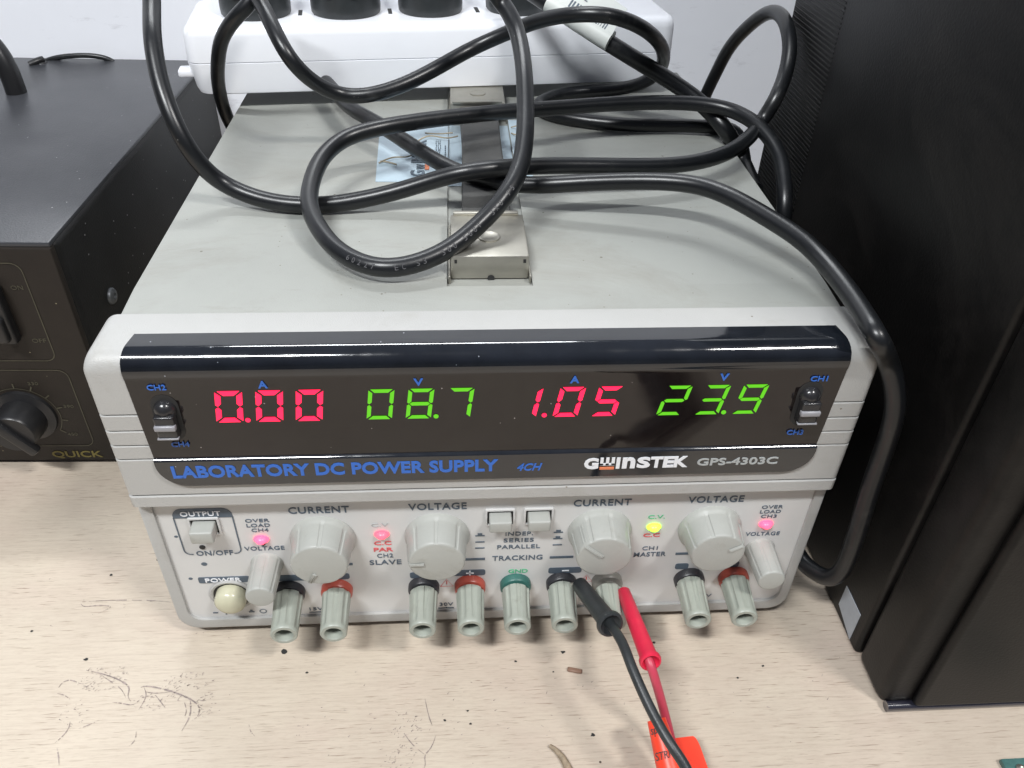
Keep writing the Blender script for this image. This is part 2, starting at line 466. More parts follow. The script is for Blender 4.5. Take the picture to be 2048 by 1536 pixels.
es = [e for e in bm.edges if all(abs(v.co.z - Z1) < 1e-6 for v in e.verts) and (all(abs(abs(v.co.x) - .1235) < 1e-6 for v in e.verts) or all(abs(v.co.y - .285) < 1e-6 for v in e.verts))]
bmesh.ops.bevel(bm, geom=es, offset=.0022, segments=4, profile=.5, affect='EDGES')
case = obj('case', bm, M_case, psu, smooth=35)
for fx in (-.10, .10):
    for fy in (.035, .26):
        bm = NB(); lathe(bm, [(0, 0), (.010, 0), (.0095, .010), (0, .010)], (fx, fy, 0), (0, 0, 1), 24)
        obj('rubber_foot', bm, M_black_plastic, psu, smooth=40)

# handle on the top: two nickel brackets and a flat rubber strap
def bracket(y0, y1, front):
    bm = NB()
    box(bm, -.0136, .0147, y0, y1, ZC + .0004, .1530, .0007, 2)
    o = obj('handle_bracket', bm, M_steel, psu, smooth=40)
    bm = NB()                                                  # flange, lip, rivet and slots
    box(bm, -.0145, -.0137, y0 - .003, y1 + .004, ZC + .0002, .1466, .0002, 1)
    box(bm, .0148, .0155, y0 - .003, y1 + .004, ZC + .0002, .1466, .0002, 1)
    yl = y1 if front else y0
    box(bm, -.0125, .0128, yl - .0012, yl + .0012, .1528, .1541, .0004, 2)
    obj('bracket_lip', bm, M_steel, o, smooth=40)
    bm = NB(); lathe(bm, [(.0042, .0), (.0042, .0004), (.0036, .0006), (.0031, .0003), (0, .0002)], (.0008, (y0 + y1) / 2 - .002, .1530), (0, 0, 1), 28)
    obj('rivet', bm, M_steel, o, smooth=50)
    if front:
        bm = NB()
        for (a, b_, c_, d_) in ((-.0122, -.0113, .1503, .1517), (.0126, .0136, .1503, .1517)):
            bar(bm, a, b_, c_, d_, y0 - .0001)
        lathe(bm, [(.0013, 0), (.0013, .0003), (0, .0003)], (.001, y0 + .0001, .1440), (0, -1, 0), 16)
        obj('slot', bm, M_dark, o)
bracket(.0456, .0790, True); bracket(.2050, .2380, False)
bm = NB()                                                      # strap: a shallow arch
nS = 36; prev = None
for i in range(nS + 1):
    s = i / nS; y = .076 + s * (.210 - .076); z = .1490 + .0050 * math.sin(PI * min(max((s - .02) / .96, 0), 1)) ** .7
    hw = .0094 + .0004 * math.cos(2 * PI * s)
    ring = [bm.verts.new((.0006 + a, y, z + b_)) for a, b_ in ((-hw, -.0008), (-hw, .0004), (-hw + .0006, .001), (hw - .0006, .001), (hw, .0004), (hw, -.0008))]
    if prev:
        for k in range(6): bm.faces.new((prev[k], prev[(k + 1) % 6], ring[(k + 1) % 6], ring[k]))
    else: bm.faces.new(ring)
    prev = ring
bm.faces.new(prev[::-1])
obj('handle_strap', bm, M_strap, psu, smooth=40)

# rating label stuck on the case top, across the channel
bm = NB()
pts = [(-.0464, .1268), (-.0148, .1262), (-.0148, .199), (-.0490, .199)]
poly(bm, [(x, y, .1453) for x, y in pts], .00025, (0, 0, 1))
pts = [(.0160, .1262), (.0232, .1262), (.0240, .2020), (.0160, .2020)]
poly(bm, [(x, y, .1453) for x, y in pts], .00025, (0, 0, 1))
poly(bm, [(x, y, .14345) for x, y in ((-.0146, .1262), (.0156, .1262), (.0156, .199), (-.0146, .199))], .0002, (0, 0, 1))
lab = obj('rating_label', bm, M_label, psu)
bm = NB()
rt, up = Vector((0, 1, 0)), Vector((-1, 0, 0))
text(bm, 'G', .0062, .0066, (-.0283, .1350, .1456), rt, up, bold=.03, mi=0, t=.00008)
text(bm, 'W', .0058, .0040, (-.0270, .1422, .1456), rt, up, bold=.03, t=.00008)
text(bm, 'INSTEK', .0270, .0066, (-.0283, .1605, .1456), rt, up, bold=.03, t=.00008)
obj('label_lettering', bm, M_slate_ink, lab)
bm = NB()
poly(bm, [(x, y, .14562) for x, y in ((-.0232, .1390), (-.0252, .1390), (-.0252, .1452), (-.0232, .1452))], .0001, (0, 0, 1))
poly(bm, [(x, y, .14552) for x, y in ((-.0220, .1350), (-.0175, .1368), (-.0175, .1345), (-.0215, .1335))], .0001, (0, 0, 1))
obj('label_stripe', bm, M_orange_ink, lab)
bm = NB()
for k in range(9):
    y = .150 + k * .0027
    for q in range(3):
        x = -.0205 + q * .0009 + random.uniform(-.0002, .0002)
        poly(bm, [(a, b_, .14556) for a, b_ in ((x, y), (x + .0004, y), (x + .0004, y + .0019), (x, y + .0019))], .0001, (0, 0, 1))
for k in range(8):
    y = .148 + k * .0025
    poly(bm, [(a, b_, .14556) for a, b_ in ((-.0163, y), (-.0158, y), (-.0158, y + .0017), (-.0163, y + .0017))], .0001, (0, 0, 1))
obj('small_print', bm, M_slate_ink, lab)
def peel(pts, r=.00035):                                       # curled strips where the label film has lifted
    bm = NB(); tube(bm, smooth_path(pts, 6), r, 6); return bm
M_peel = mat('torn_film', (.42, .36, .26), .5, var=.4, vscale=200)
for pts in ([(-.0462, .146, .1457), (-.040, .150, .1470), (-.034, .151, .1462), (-.029, .158, .1460)],
            [(-.0455, .1480, .1457), (-.042, .1455, .1464), (-.038, .1440, .1458)],
            [(-.031, .168, .146), (-.024, .176, .1475), (-.016, .172, .147), (-.010, .1755, .147)],
            [(-.026, .182, .146), (-.020, .178, .1470), (-.0125, .181, .1465)],
            [(.0165, .182, .146), (.0185, .177, .147), (.021, .181, .1465), (.0225, .176, .146)],
            [(.0168, .190, .146), (.0195, .188, .1475), (.0225, .191, .147)]):
    obj('peeled_film', peel(pts), M_peel, lab, smooth=60)

# front bezel: hood profile extruded along x, ends rounded
def sweep_x(bm, prof, xs):
    """prof(i, x) -> closed y,z outline for each station"""
    prev = None
    for x in xs:
        ring = [bm.verts.new((x, y, z)) for y, z in prof(x)]
        if prev:
            n = len(ring)
            for k in range(n): bm.faces.new((prev[k], prev[(k + 1) % n], ring[(k + 1) % n], ring[k]))
        else: first = ring
        prev = ring
    bm.faces.new(first[::-1]); bm.faces.new(prev)
HX = .1275
GRO = [.1240, .1172, .1108, .1046]
def hood(inset, top):
    o = [(.0200 , .1400 - 0), (.0200, .1466 - top), (.0190, .1468 - top)]
    cy, cz, r = .0014, .1405, .0063
    for k in range(11):
        a = PI / 2 + (PI / 2) * k / 10
        q = top + (inset - top) * (k / 10); rz = r - top - (0 if k < 10 else 0)
        o.append((cy + (r - inset) * math.cos(a), cz + (r - top) * math.sin(a)))
    f = cy - r + inset
    for z in GRO:
        o += [(f, z + .0004), (f + .0010, z + .0001), (f + .0010, z - .0001), (f - .0001, z - .0005)]
    o += [(f, .0879), (f + .0009, .0876), (f + .0009, .0872), (f - .0003, .0868), (f - .0003, .0822), (f + .0006, .0812), (.0200, .0812)]
    return o
bm = NB()
xs = []
def qc(d, r): return r - math.sqrt(max(r * r - max(r - d, 0) ** 2, 0))
for d_ in (0, .00012, .0005, .0011, .0018, .0026, .0035, .0045, .0052): xs.append((-HX + d_, qc(d_, .0024), qc(d_, .0050)))
st = xs + [(-x, i, j) for x, i, j in xs[::-1]]
it = iter(st)
prev = None
for x, ins, tp in st:
    ring = [bm.verts.new((x, y, z)) for y, z in hood(ins, tp)]
    if prev:
        n = len(ring)
        for k in range(n): bm.faces.new((prev[k], prev[(k + 1) % n], ring[(k + 1) % n], ring[k]))
    else: bm.faces.new(ring[::-1])
    prev = ring
bm.faces.new(prev)
bez = obj('front_bezel', bm, M_bezel, psu, smooth=38)

# lower frame around the control panel
bm = NB()
def ringframe(bm, outer, inner, yo, yi, yb):
    n = len(outer)
    A = [bm.verts.new((x, yo, z)) for x, z in outer]; B = [bm.verts.new((x, yo, z)) for x, z in inner]
    C_ = [bm.verts.new((x, yi, z)) for x, z in inner]; D = [bm.verts.new((x, yb, z)) for x, z in outer]
    for i in range(n):
        j = (i + 1) % n
        bm.faces.new((A[i], A[j], B[j], B[i])); bm.faces.new((B[i], B[j], C_[j], C_[i])); bm.faces.new((A[j], A[i], D[i], D[j]))
    return A
outer = rrect(-.1275, .1275, .0055, .0806, .0085, 7, 'ab')
inner = rrect(-.1226, .1232, .0112, .0790, .0060, 7, 'ab')
A = ringframe(bm, outer, inner, -.0012, .0012, .020)
bmesh.ops.bevel(bm, geom=[e for e in bm.edges if e.verts[0] in A and e.verts[1] in A], offset=.0012, segments=3, profile=.5, affect='EDGES')
obj('panel_frame', bm, M_bezel, psu, smooth=38)
bm = NB(); poly(bm, [(x, 0, z) for x, z in rrect(-.1230, .1236, .0108, .0809, .0060, 7, 'ab')], .004, (0, -1, 0))
pan = obj('control_panel', bm, M_panel, psu)

# glossy black display panel, wrapped over the hood
def hood_path(off):
    cy, cz, r = .0014, .1405, .0063 + off
    o = [(.0076, .1405 + r - .0007), (.0074, .1405 + r - .0001), (.0030, .1405 + r)]
    for k in range(15):
        a = PI / 2 + (PI / 2) * k / 14
        o.append((cy + r * math.cos(a), cz + r * math.sin(a)))
    return o
def panel_sheet(bm, path, wf, off, thick=.0004):
    rows = []
    for y, z in path:
        L_, R_ = wf(z, y); rows.append([bm.verts.new((L_ + (R_ - L_) * k / 12, y, z)) for k in range(13)])
    for a, b_ in zip(rows, rows[1:]):
        for k in range(12): bm.faces.new((a[k], a[k + 1], b_[k + 1], b_[k]))
    return rows
def wf(z, y):
    if z > .1395:
        e = .0016 * max(y + .004, 0) / .0114
        return (-.1152 + e, .1164 - e)
    if z > .104: return (-.1152 + .0012 * (.1395 - z) / .0355, .1164 - .0018 * (.1395 - z) / .0355)
    L0, R0 = -.1140, .1146; rr = .0098; zb = .0930
    if z < zb + rr:
        q = math.sqrt(max(rr * rr - (zb + rr - z) ** 2, 0)); return (L0 + rr - q, R0 - rr + q)
    return (L0, R0)
bm = NB()
pth = hood_path(.0006) + [(-.0054, z) for z in (.1398, .1392)]
rows = panel_sheet(bm, pth, wf, 0)
obj('display_top_cover', bm, M_black_gloss, psu, smooth=40)
bm = NB()
pth = [(-.0054, .1392), (-.0052, .1380), (-.0051, .1200), (-.0050, .1052)]
panel_sheet(bm, pth, wf, 0)
win = obj('display_window', bm, M_window, psu, smooth=40)
bm = NB()
pth = [(-.0050, .1052), (-.0059, .1047), (-.0062, .1043), (-.0062, .1038)] + [(-.0062, .0930 + .0098 * (1 - math.sin(PI / 2 * k / 10))) for k in range(0, 11)] + [(-.0046, .0930)]
panel_sheet(bm, pth, wf, 0)
namep = obj('name_strip', bm, M_black_gloss, psu, smooth=30)

# lettering on the display
Yd, Yn = -.0053, -.0063
bm = NB()
text(bm, 'LABORATORY DC POWER SUPPLY', .1108, .0056, (-.0536, Yn, .0996), bold=.032, space=1.02)
text(bm, '4CH', .0088, .0034, (.0129, Yn, .0984), bold=.015, shear=.3)
for s, x, z in (('CH2', -.1060, .1356), ('CH4', -.1038, .1116), ('CH1', .1077, .1348), ('CH3', .1052, .1113)):
    text(bm, s, .0058, .0021, (x, Yd - .0002, z), bold=.012)
for s, x in (('A', -.0732), ('V', -.0242), ('A', .0262), ('V', .0755)): text(bm, s, .0030, .0028, (x, Yd - .0001, .1360), bold=.03)
obj_split('printed_word', bm, M_blue_ink, win)
bm = NB()
text(bm, 'G', .0051, .0052, (.0346, Yn, .0993), bold=.045)
for a, b_, c_, d_ in ((.0377, .0388, .0985, .1020), (.0397, .0408, .0985, .1020), (.0417, .0428, .0985, .1020), (.0377, .0428, .0984, .0993)): bar(bm, a, b_, c_, d_, Yn)
for s, x, w_ in (('I', .0441, .0013), ('n', .0479, .0046), ('S', .0532, .0048), ('T', .0578, .0044), ('E', .0622, .0040), ('K', .0666, .0050)):
    text(bm, s, w_, .0052, (x, Yn, .0993), bold=.04)
obj('logo_lettering', bm, M_white_ink, namep)
bm = NB(); bar(bm, .0377, .0428, .0964, .0975, Yn); obj('logo_underline', bm, M_orange_ink, namep)
bm = NB(); text(bm, 'GPS-4303C', .0292, .0034, (.0870, Yn, .0989), bold=.02); obj('model_lettering', bm, M_grey_ink, namep)

# seven-segment digits
SEG = {'0': 'abcdef', '1': 'bc', '2': 'abged', '3': 'abgcd', '5': 'afgcd', '7': 'abc', '8': 'abcdefg', '9': 'abcdfg'}
def digit(ch, x, z, m, w_=.0082, h_=.0124, dot=None, sl=.16, th=.0014, seven_hook=False):
    bm = NB()
    def q(u, v): return (x + u + sl * v, Yd - .0001, z + v)
    W2, H2 = w_ / 2, h_ / 2; g = .00022; t = th
    def hseg(v, top):
        a, b_ = -W2 + t * .35 + g, W2 - t * .35 - g
        if top > 0: P_ = [(a, v), (b_, v), (b_ - t, v - t), (a + t, v - t)]
        elif top < 0: P_ = [(a, v), (a + t, v + t), (b_ - t, v + t), (b_, v)]
        else: P_ = [(a + t * .15, v), (a + t * .7, v + t / 2), (b_ - t * .7, v + t / 2), (b_ - t * .15, v), (b_ - t * .7, v - t / 2), (a + t * .7, v - t / 2)]
        poly(bm, [q(*p) for p in P_], .0002, (0, -1, 0))
    def vseg(side, lo, hi):
        e = side * W2; i_ = e - side * t
        if hi > 0.0001: P_ = [(e, hi - g - t * .15), (i_, hi - t - g), (i_, lo + t * .6 + g), (e - side * t * .45, lo + g), (e, lo + t * .35 + g)]
        else: P_ = [(e, lo + g + t * .15), (i_, lo + t + g), (i_, hi - t * .6 - g), (e - side * t * .45, hi - g), (e, hi - t * .35 - g)]
        poly(bm, [q(*p) for p in P_], .0002, (0, -1, 0))
    s = SEG[ch]
    if 'a' in s: hseg(H2, 1)
    if 'd' in s: hseg(-H2, -1)
    if 'g' in s: hseg(0, 0)
    if 'f' in s: vseg(-1, 0, H2)
    if 'b' in s: vseg(1, 0, H2)
    if 'e' in s: vseg(-1, -H2, 0)
    if 'c' in s: vseg(1, -H2, 0)
    if dot:
        cx, cz = dot, z - H2 + .0007
        poly(bm, [(cx + .00085 * math.cos(k * PI / 6), Yd - .0001, cz + .00085 * math.sin(k * PI / 6)) for k in range(12)], .0002, (0, -1, 0))
    return obj('digit', bm, m, win)
for ch, x, dt, slant in (('0', -.0852, -.0802, .13), ('0', -.0724, None, .13), ('0', -.0597, None, .13)):
    digit(ch, x, .1271, M_red_seg, w_=.0086, h_=.0128, dot=dt, sl=slant, th=.0018)
for ch, x, dt in (('0', -.0369, None), ('8', -.0241, -.0190), ('7', -.0112, None)):
    digit(ch, x, .1270, M_green_seg, dot=dt, sl=.13, w_=.0083, th=.0013)
for ch, x, dt in (('1', .0110, .0170), ('0', .0250, None), ('5', .0377, None)):
    digit(ch, x, .1266, M_red_seg, dot=dt, sl=.17, w_=.0083, th=.0015)
for ch, x, dt in (('2', .0603, None), ('3', .0732, .0781), ('9', .0861, None)):
    digit(ch, x, .1264, M_green_seg, dot=dt, sl=.18, w_=.0084, th=.0012)

# slide switches sunk in round-ended wells on both sides of the display
def slide_switch(x, z):
    bm = NB()
    P_ = []
    for k in range(13): a = PI * k / 12; P_.append((x + .0043 * math.cos(a), z + .0048 + .0043 * math.sin(a)))
    for k in range(13): a = PI + PI * k / 12; P_.append((x + .0043 * math.cos(a), z - .0058 + .0043 * math.sin(a)))
    poly(bm, [(a, Yd - .00005, b_) for a, b_ in P_], .0002, (0, -1, 0))
    well = obj('slide_switch', bm, M_dark, win)
    bm = NB()
    lathe(bm, [(0, .0034), (.0012, .0033), (.0030, .0020), (.0036, .0004), (.0036, 0)], (x, Yd, z + .0035), (0, -1, 0), 28)
    box(bm, x - .0032, x + .0032, Yd - .0042, Yd, z - .0068, z + .0030, .0007, 3)
    obj('switch_slider', bm, M_knob_dark, well, smooth=45)
    bm = NB(); box(bm, x - .0034, x + .0034, Yd - .0050, Yd - .0030, z - .0022, z - .0001, .0005, 3)
    box(bm, x - .0034, x + .0034, Yd - .0046, Yd - .0030, z - .0060, z - .0054, .0002, 2)
    obj('switch_ridge', bm, M_ridge, well, smooth=45)
M_ridge = mat('lit_ridge', (.26, .26, .28), .25)  # pale grey stands in for the bright light along the ridge
M_knob_dark = mat('dark_grey_slider', (.022, .022, .024), .22, var=.2, vscale=200, bump=.1)
slide_switch(-.1053, .1233); slide_switch(.1062, .1243)

# ---- printing on the control panel
Yp = -.0001
bm = NB()
for s, x, z, w_, h_ in (('CURRENT', -.0637, .0731, .0222, .0034), ('VOLTAGE', -.0200, .0733, .0217, .0034), ('CURRENT', .0420, .0731, .0220, .0034), ('VOLTAGE', .0856, .0733, .0216, .0034),
                        ('TRACKING', .0107, .0430, .0200, .0028), ('SLAVE', -.0413, .0427, .0124, .0028), ('MASTER', .0640, .0427, .0130, .0026),
                        ('ON/OFF', -.1055, .0510, .0138, .0026)):
    text(bm, s, w_, h_, (x, Yp, z), bold=.012, space=1.08)
for s, x, z, w_, h_ in (('OVER', -.0868, .0683, .0088, .0018), ('LOAD', -.0868, .0657, .0086, .0018), ('CH4', -.0866, .0631, .0062, .0018), ('VOLTAGE', -.0865, .0529, .0150, .0022),
                        ('OVER', .1086, .0683, .0084, .0018), ('LOAD', .1084, .0657, .0082, .0018), ('CH3', .1083, .0631, .0062, .0018), ('VOLTAGE', .1080, .0531, .0138, .0021),
                        ('CH2', -.0412, .0466, .0062, .0023), ('CH1', .0636, .0464, .0062, .0022),
                        ('INDEP.', .0110, .0571, .0106, .0021), ('SERIES', .0109, .0534, .0118, .0021), ('PARALLEL', .0110, .0496, .0168, .0022),
                        ('30V', -.0181, .0150, .0056, .0020), ('15V', -.0715, .0148, .0054, .0018), ('5V', .0920, .0150, .0040, .0018)):
    text(bm, s, w_, h_, (x, Yp, z), bold=.006, space=1.08)
for x0, x1, z in ((-.0600, -.0541, .0422), (-.0114, -.0022, .0429), (.0236, .0330, .0426), (.0745, .0800, .0425)):
    bar(bm, x0, x1, z - .0006, z + .0006, Yp)
bar(bm, -.0183, -.0178, .0128, .0131, Yp); bar(bm, -.0215, -.0150, .0123, .0128, Yp)
bar(bm, -.0745, -.0690, .0125, .0129, Yp)
for x, zz in ((-.0042, (.0565, .0529, .0494)), (.0262, (.0572, .0536, .0500))):           # push-switch pictograms
    for k, z in enumerate(zz):
        bar(bm, x - .0018, x + .0018, z - .0002, z + .0003, Yp)
        if (x < 0 and k == 0) or (x > 0 and k < 2): bar(bm, x - .0009, x + .0009, z + .0003, z + .0014, Yp)
def ink_bar(x0, x1, z, cut):  # rounded bar printed in slate ink above the terminals
    h_ = .0017
    P_ = rrect(x0, x1, z - h_, z + h_, .0010, 4)
    n0 = len(bm.faces); poly(bm, [(a, Yp - .00012, b_) for a, b_ in P_], .00024, (0, -1, 0)); mark_new(bm, n0)
ink_bar(-.0862, -.0560, .0350, 0); ink_bar(-.0322, -.0260, .0342, 0); ink_bar(-.0150, -.0020, .0348, 0)
ink_bar(.0235, .0370, .0345, 0); ink_bar(.0755, .0810, .0347, 0); ink_bar(.0940, .1020, .0350, 0)
P_ = rrect(-.1148, -.0950, .0334, .0369, .0007, 3)
n0 = len(bm.faces); poly(bm, [(a, Yp - .00012, b_) for a, b_ in P_], .00024, (0, -1, 0)); mark_new(bm, n0)
# OUTPUT box: filled cap, thin rounded outline
P_ = rrect(-.1166, -.0952, .0706, .0754, .0036, 6, 'cd')
n0 = len(bm.faces); poly(bm, [(a, Yp - .00012, b_) for a, b_ in P_], .00024, (0, -1, 0)); mark_new(bm, n0)
Lp = [(-.1165, .0710), (-.1165, .0530)] + [(-.1165 + .0024 - .0024 * math.cos(a * PI / 10), .0530 - .0024 * math.sin(a * PI / 10)) for a in range(1, 6)] + [(-.1134, .0506)]
strip_line(bm, Lp, .0005, Yp)
Lp = [(-.0953, .0710), (-.0953, .0530)] + [(-.0953 - .0024 + .0024 * math.cos(a * PI / 10), .0530 - .0024 * math.sin(a * PI / 10)) for a in range(1, 6)] + [(-.0982, .0506)]
strip_line(bm, Lp, .0005, Yp)
for cx, cz, r in ((-.1107, .0447, .0010), (-.1178, .0607, .0006), (-.1176, .0363, .0007)):
    n0 = len(bm.faces); poly(bm, [(cx + r * 1.2 * math.cos(k * PI / 6), Yp, cz + r * math.sin(k * PI / 6)) for k in range(12)], .0001, (0, -1, 0)); mark_new(bm, n0)
bar(bm, -.1132, -.1112, .0142, .0147, Yp); bar(bm, -.1083, -.1077, .0132, .0152, Yp)
bar(bm, -.0988, -.0966, .0140, .0145, Yp); bar(bm, -.0982, -.0972, .0145, .0155, Yp)
strip_line(bm, [(-.0930 + .0013 * math.cos(k * PI / 8), .0146 + .0012 * math.sin(k * PI / 8)) for k in range(17)], .0004, Yp)
obj_split('printed_word', bm, M_slate_ink, pan)
bm = NB()
text(bm, 'OUTPUT', .0145, .0025, (-.1064, Yp - .0003, .0730), bold=.012, space=1.05)
text(bm, 'POWER', .0138, .0024, (-.1052, Yp - .0003, .0352), bold=.012, space=1.05)
bar(bm, -.0098, -.0066, .0345, .0350, Yp - .0003); bar(bm, -.00845, -.00795, .0332, .0363, Yp - .0003)
bar(bm, .0290, .0318, .0343, .0348, Yp - .0003)
obj_split('printed_word', bm, M_white_ink, pan)
bm = NB()
text(bm, 'C.C', .0066, .0021, (-.0416, Yp, .0539), bold=.012); text(bm, 'PAR', .0074, .0022, (-.0416, Yp, .0502), bold=.02)
text(bm, 'C.C', .0066, .0020, (.0632, Yp, .0541), bold=.012)
for cx in (-.0176, .0394):
    strip_line(bm, [(cx - .0026, .0268), (cx, .0312), (cx + .0026, .0268), (cx - .0026, .0268)], .0003, Yp)
    bar(bm, cx - .0002, cx + .0002, .0280, .0299, Yp)
obj_split('printed_word', bm, M_red_ink, pan)
bm = NB()
text(bm, 'GND', .0078, .0022, (.0112, Yp, .0349), bold=.012); text(bm, 'C.V.', .0066, .0020, (.0638, Yp, .0645), bold=.004)
obj_split('printed_word', bm, M_green_ink, pan)
bm = NB(); text(bm, 'C.V', .0064, .0020, (-.0420, Yp, .0641), bold=.0); obj('faded_lettering', bm, M_grey_ink2 if 'M_grey_ink2' in globals() else M_grey_ink, pan)

# ---- knobs
def flute(n, depth, width, phase=0):
    def f(t, i):
        x = ((t + phase) * n / (2 * PI)) % 1.0; d = min(x, 1 - x) * (2 * PI / n)
        if d >= width: return 1
        q = min(1, (width - d) / (width * .35))
        return 1 - depth * q * q * (3 - 2 * q)
    return f
def knob(cx, cz, rb, rf_, H, ang, n=8, phase=0, line=True, big=True, inn=.45):
    bm = NB()
    fl = flute(n, .030, .075 if big else .11, phase)
    def rf(t, i): return fl(t, i) if 3 <= i <= 6 else 1
    R_ = rf_
    if big: prof = [(rb, 0), (rb, .0010), (rb - .0006, .0022), (R_ + .0012, .0030), (R_ + .0011, .0034), (R_ + .0003, H - .0008), (R_ + .0001, H - .0004), (R_ - .0003, H - .0001), (R_ - .0007, H), (0, H + .0001)]
    else: prof = [(rb, 0), (rb, .0006), (rb - .0003, .0010), (rb - .0003, .0014), (rb - .0004, .004), (R_ + .0001, H - .0009), (R_, H - .0005), (R_ - .0003, H - .0001), (R_ - .0007, H), (0, H + .0001)]
    lathe(bm, prof, (cx, Yp + .0002, cz), (0, -1, 0), 288, rf)
    k = obj('control_knob', bm, M_knob, psu, smooth=40)
    if line:                                                    # raised pointer: along the side and in over the face
        bm = NB(); ca, sa = math.cos(ang), math.sin(ang)
        for s_ in (-1, 1):
            pts = []
            off = .0006 * s_
            for r, h in ((R_ + .0012, .0040), (R_ + .0004, H - .0018), (R_ - .0004, H + .00005), (R_ * inn, H + .0003)):
                pts.append(Vector((cx + ca * r - sa * off, Yp - h, cz + sa * r + ca * off)))
            tube(bm, pts, .00022, 6)
        pts = [Vector((cx + ca * r, Yp - h - .0001, cz + sa * r)) for r, h in ((R_ + .0006, .0042), (R_ - .0001, H - .0014), (R_ - .0006, H - .0001), (R_ * inn, H + .0001))]
        tube(bm, pts, .00045, 6)
        obj('pointer', bm, M_knob, k, smooth=60)
    return k
d2 = math.radians
knob(-.0638, .0573, .0124, .0103, .0135, d2(-116), phase=.1)
knob(-.0206, .0573, .0124, .0103, .0135, d2(186), phase=0)
knob(.0422, .0573, .0124, .0103, .0135, d2(137), phase=.25, inn=.12)
knob(.0857, .0573, .0124, .0101, .0135, d2(28), phase=.45)
knob(-.0868, .0440, .0062, .0053, .0165, d2(-95), n=8, phase=.2, line=False, big=False)
knob(.1086, .0440, .0062, .0053, .0165, d2(200), n=8, phase=.5, line=False, big=False)

# ---- binding posts
def post(x, ring_mat, tilt=0.0, label=None, loose=0.0):
    z = .0270
    ax = Vector((tilt, -1, 0)).normalized()
    bm = NB()
    lathe(bm, [(.0063, -.0006), (.0063, .0022), (.0058, .0030), (.0040, .0034), (.0040, .0040), (0, .0040)], (x, Yp, z), (0, -1, 0), 48)
    ring = obj('terminal_ring', bm, ring_mat, psu, smooth=45)
    bm = NB()
    fl = flute(8, .09, .17, random.uniform(0, .4))
    def rf(t, i): return fl(t, i) if 2 <= i <= 5 else 1
    o = .0030 + loose; H = .0212
    lathe(bm, [(.0, o), (.0050, o), (.0057, o + .0006), (.0057, o + .0015), (.0054, .012), (.00525, H - .0028), (.0052, H - .0018), (.0052, H - .0004), (.0048, H), (.0036, H), (.0034, H - .0004), (.0033, H - .0050), (.0031, H - .0120), (0, H - .0120)],
          (x, Yp, z), ax, 96, rf)
    p_ = obj('binding_post', bm, M_post, psu, smooth=45)
    if loose > .001:
        bm = NB(); lathe(bm, [(.0022, .002), (.0022, o + .001), (0, o + .001)], (x, Yp, z), (0, -1, 0), 20); obj('threaded_stud', bm, M_steel, p_, smooth=50)
for x, m_, tl, lo in ((-.0806, M_black_post, .05, 0), (-.0617, M_red_post, .04, 0), (-.0269, M_black_post, 0, .0005), (-.0082, M_red_post, 0, .0005), (.0103, M_green_post, -.02, .0008),
                      (.0292, M_black_post, -.04, .0004), (.0480, M_clear_post, -.03, .002), (.0823, M_black_post, -.05, 0), (.1010, M_red_post, -.05, 0)):
    post(x, m_, tl, loose=lo)

# ---- buttons
def square_button(cx, zt, zb, H):
    bm = NB()
    w_ = .0046
    outer = rrect(cx - w_ - .0010, cx + w_ + .0010, zb - .0012, zt + .0020, .0005, 2)
    inner = rrect(cx - w_ - .0003, cx + w_ + .0003, zb - .0006, zt + .0013, .0003, 2)
    ringframe(bm, outer, inner, -.0010, .0, 0)
    fr = obj('button_frame', bm, M_panel, psu, smooth=30)
    bm = NB(); poly(bm, [(a, -.0002, b_) for a, b_ in rrect(cx - w_ - .0004, cx + w_ + .0004, zb - .0007, zt + .0014, .0003, 2)], .0001, (0, -1, 0))
    obj('button_well', bm, M_dark, fr)
    bm = NB(); box(bm, cx - w_ + .0004, cx + w_ - .0004, -H, .001, zb, zt, .0007, 3)
    obj('push_button', bm, M_knob, psu, smooth=40)
square_button(.0034, .0694, .0640, .0058); square_button(.0180, .0694, .0640, .0058)
square_button(-.1060, .0690, .0632, .0064)
bm = NB()                                                       # big round power button in its collar
lathe(bm, [(.0088, 0), (.0088, .0006), (.0082, .0011), (.0074, .0009), (.0070, .0001), (0, .0001)], (-.1034, Yp, .0262), (0, -1, 0), 56)
co = obj('power_collar', bm, [M_bezel], psu, smooth=40)
bm = NB(); lathe(bm, [(.0071, .0003), (0, .0003)], (-.1034, Yp, .0262), (0, -1, 0), 48); obj('collar_gap', bm, M_dark, co)
bm = NB(); lathe(bm, [(.0061, 0), (.0061, .0040), (.0058, .0050), (.0046, .0062), (.0025, .0069), (0, .0071)], (-.1034, Yp, .0262), (0, -1, 0), 56)
obj('power_button', bm, M_cream, psu, smooth=60)

# ---- indicator lamps
def led(x, z, m_, r=.0020, s=1.0):
    bm = NB(); lathe(bm, [(r * 1.25, 0), (r * 1.25, .0005), (r, .0005), (r * .95, .0012), (r * .7, .0020), (r * .35, .0024), (0, .0025)], (x, Yp, z), (0, -1, 0), 28)
    for v in bm.verts: v.co.x = x + (v.co.x - x) * 1.15; v.co.z = z + (v.co.z - z) * .82
    obj('indicator_lamp', bm, m_, psu, smooth=60)
led(-.0868, .0583, M_red_led); led(-.0416, .0592, M_red_led2); led(.0634, .0591, M_green_led); led(.1080, .0590, M_red_led)
bm = NB(); lathe(bm, [(.0011, 0), (.0011, .0003), (0, .0005)], (-.1094, Yp, .0546), (0, -1, 0), 20); lathe(bm, [(.0009, 0), (.0009, .0003), (0, .0005)], (-.0866, Yp, .0556), (0, -1, 0), 20)
obj('panel_stud', bm, M_dark, psu, smooth=60)

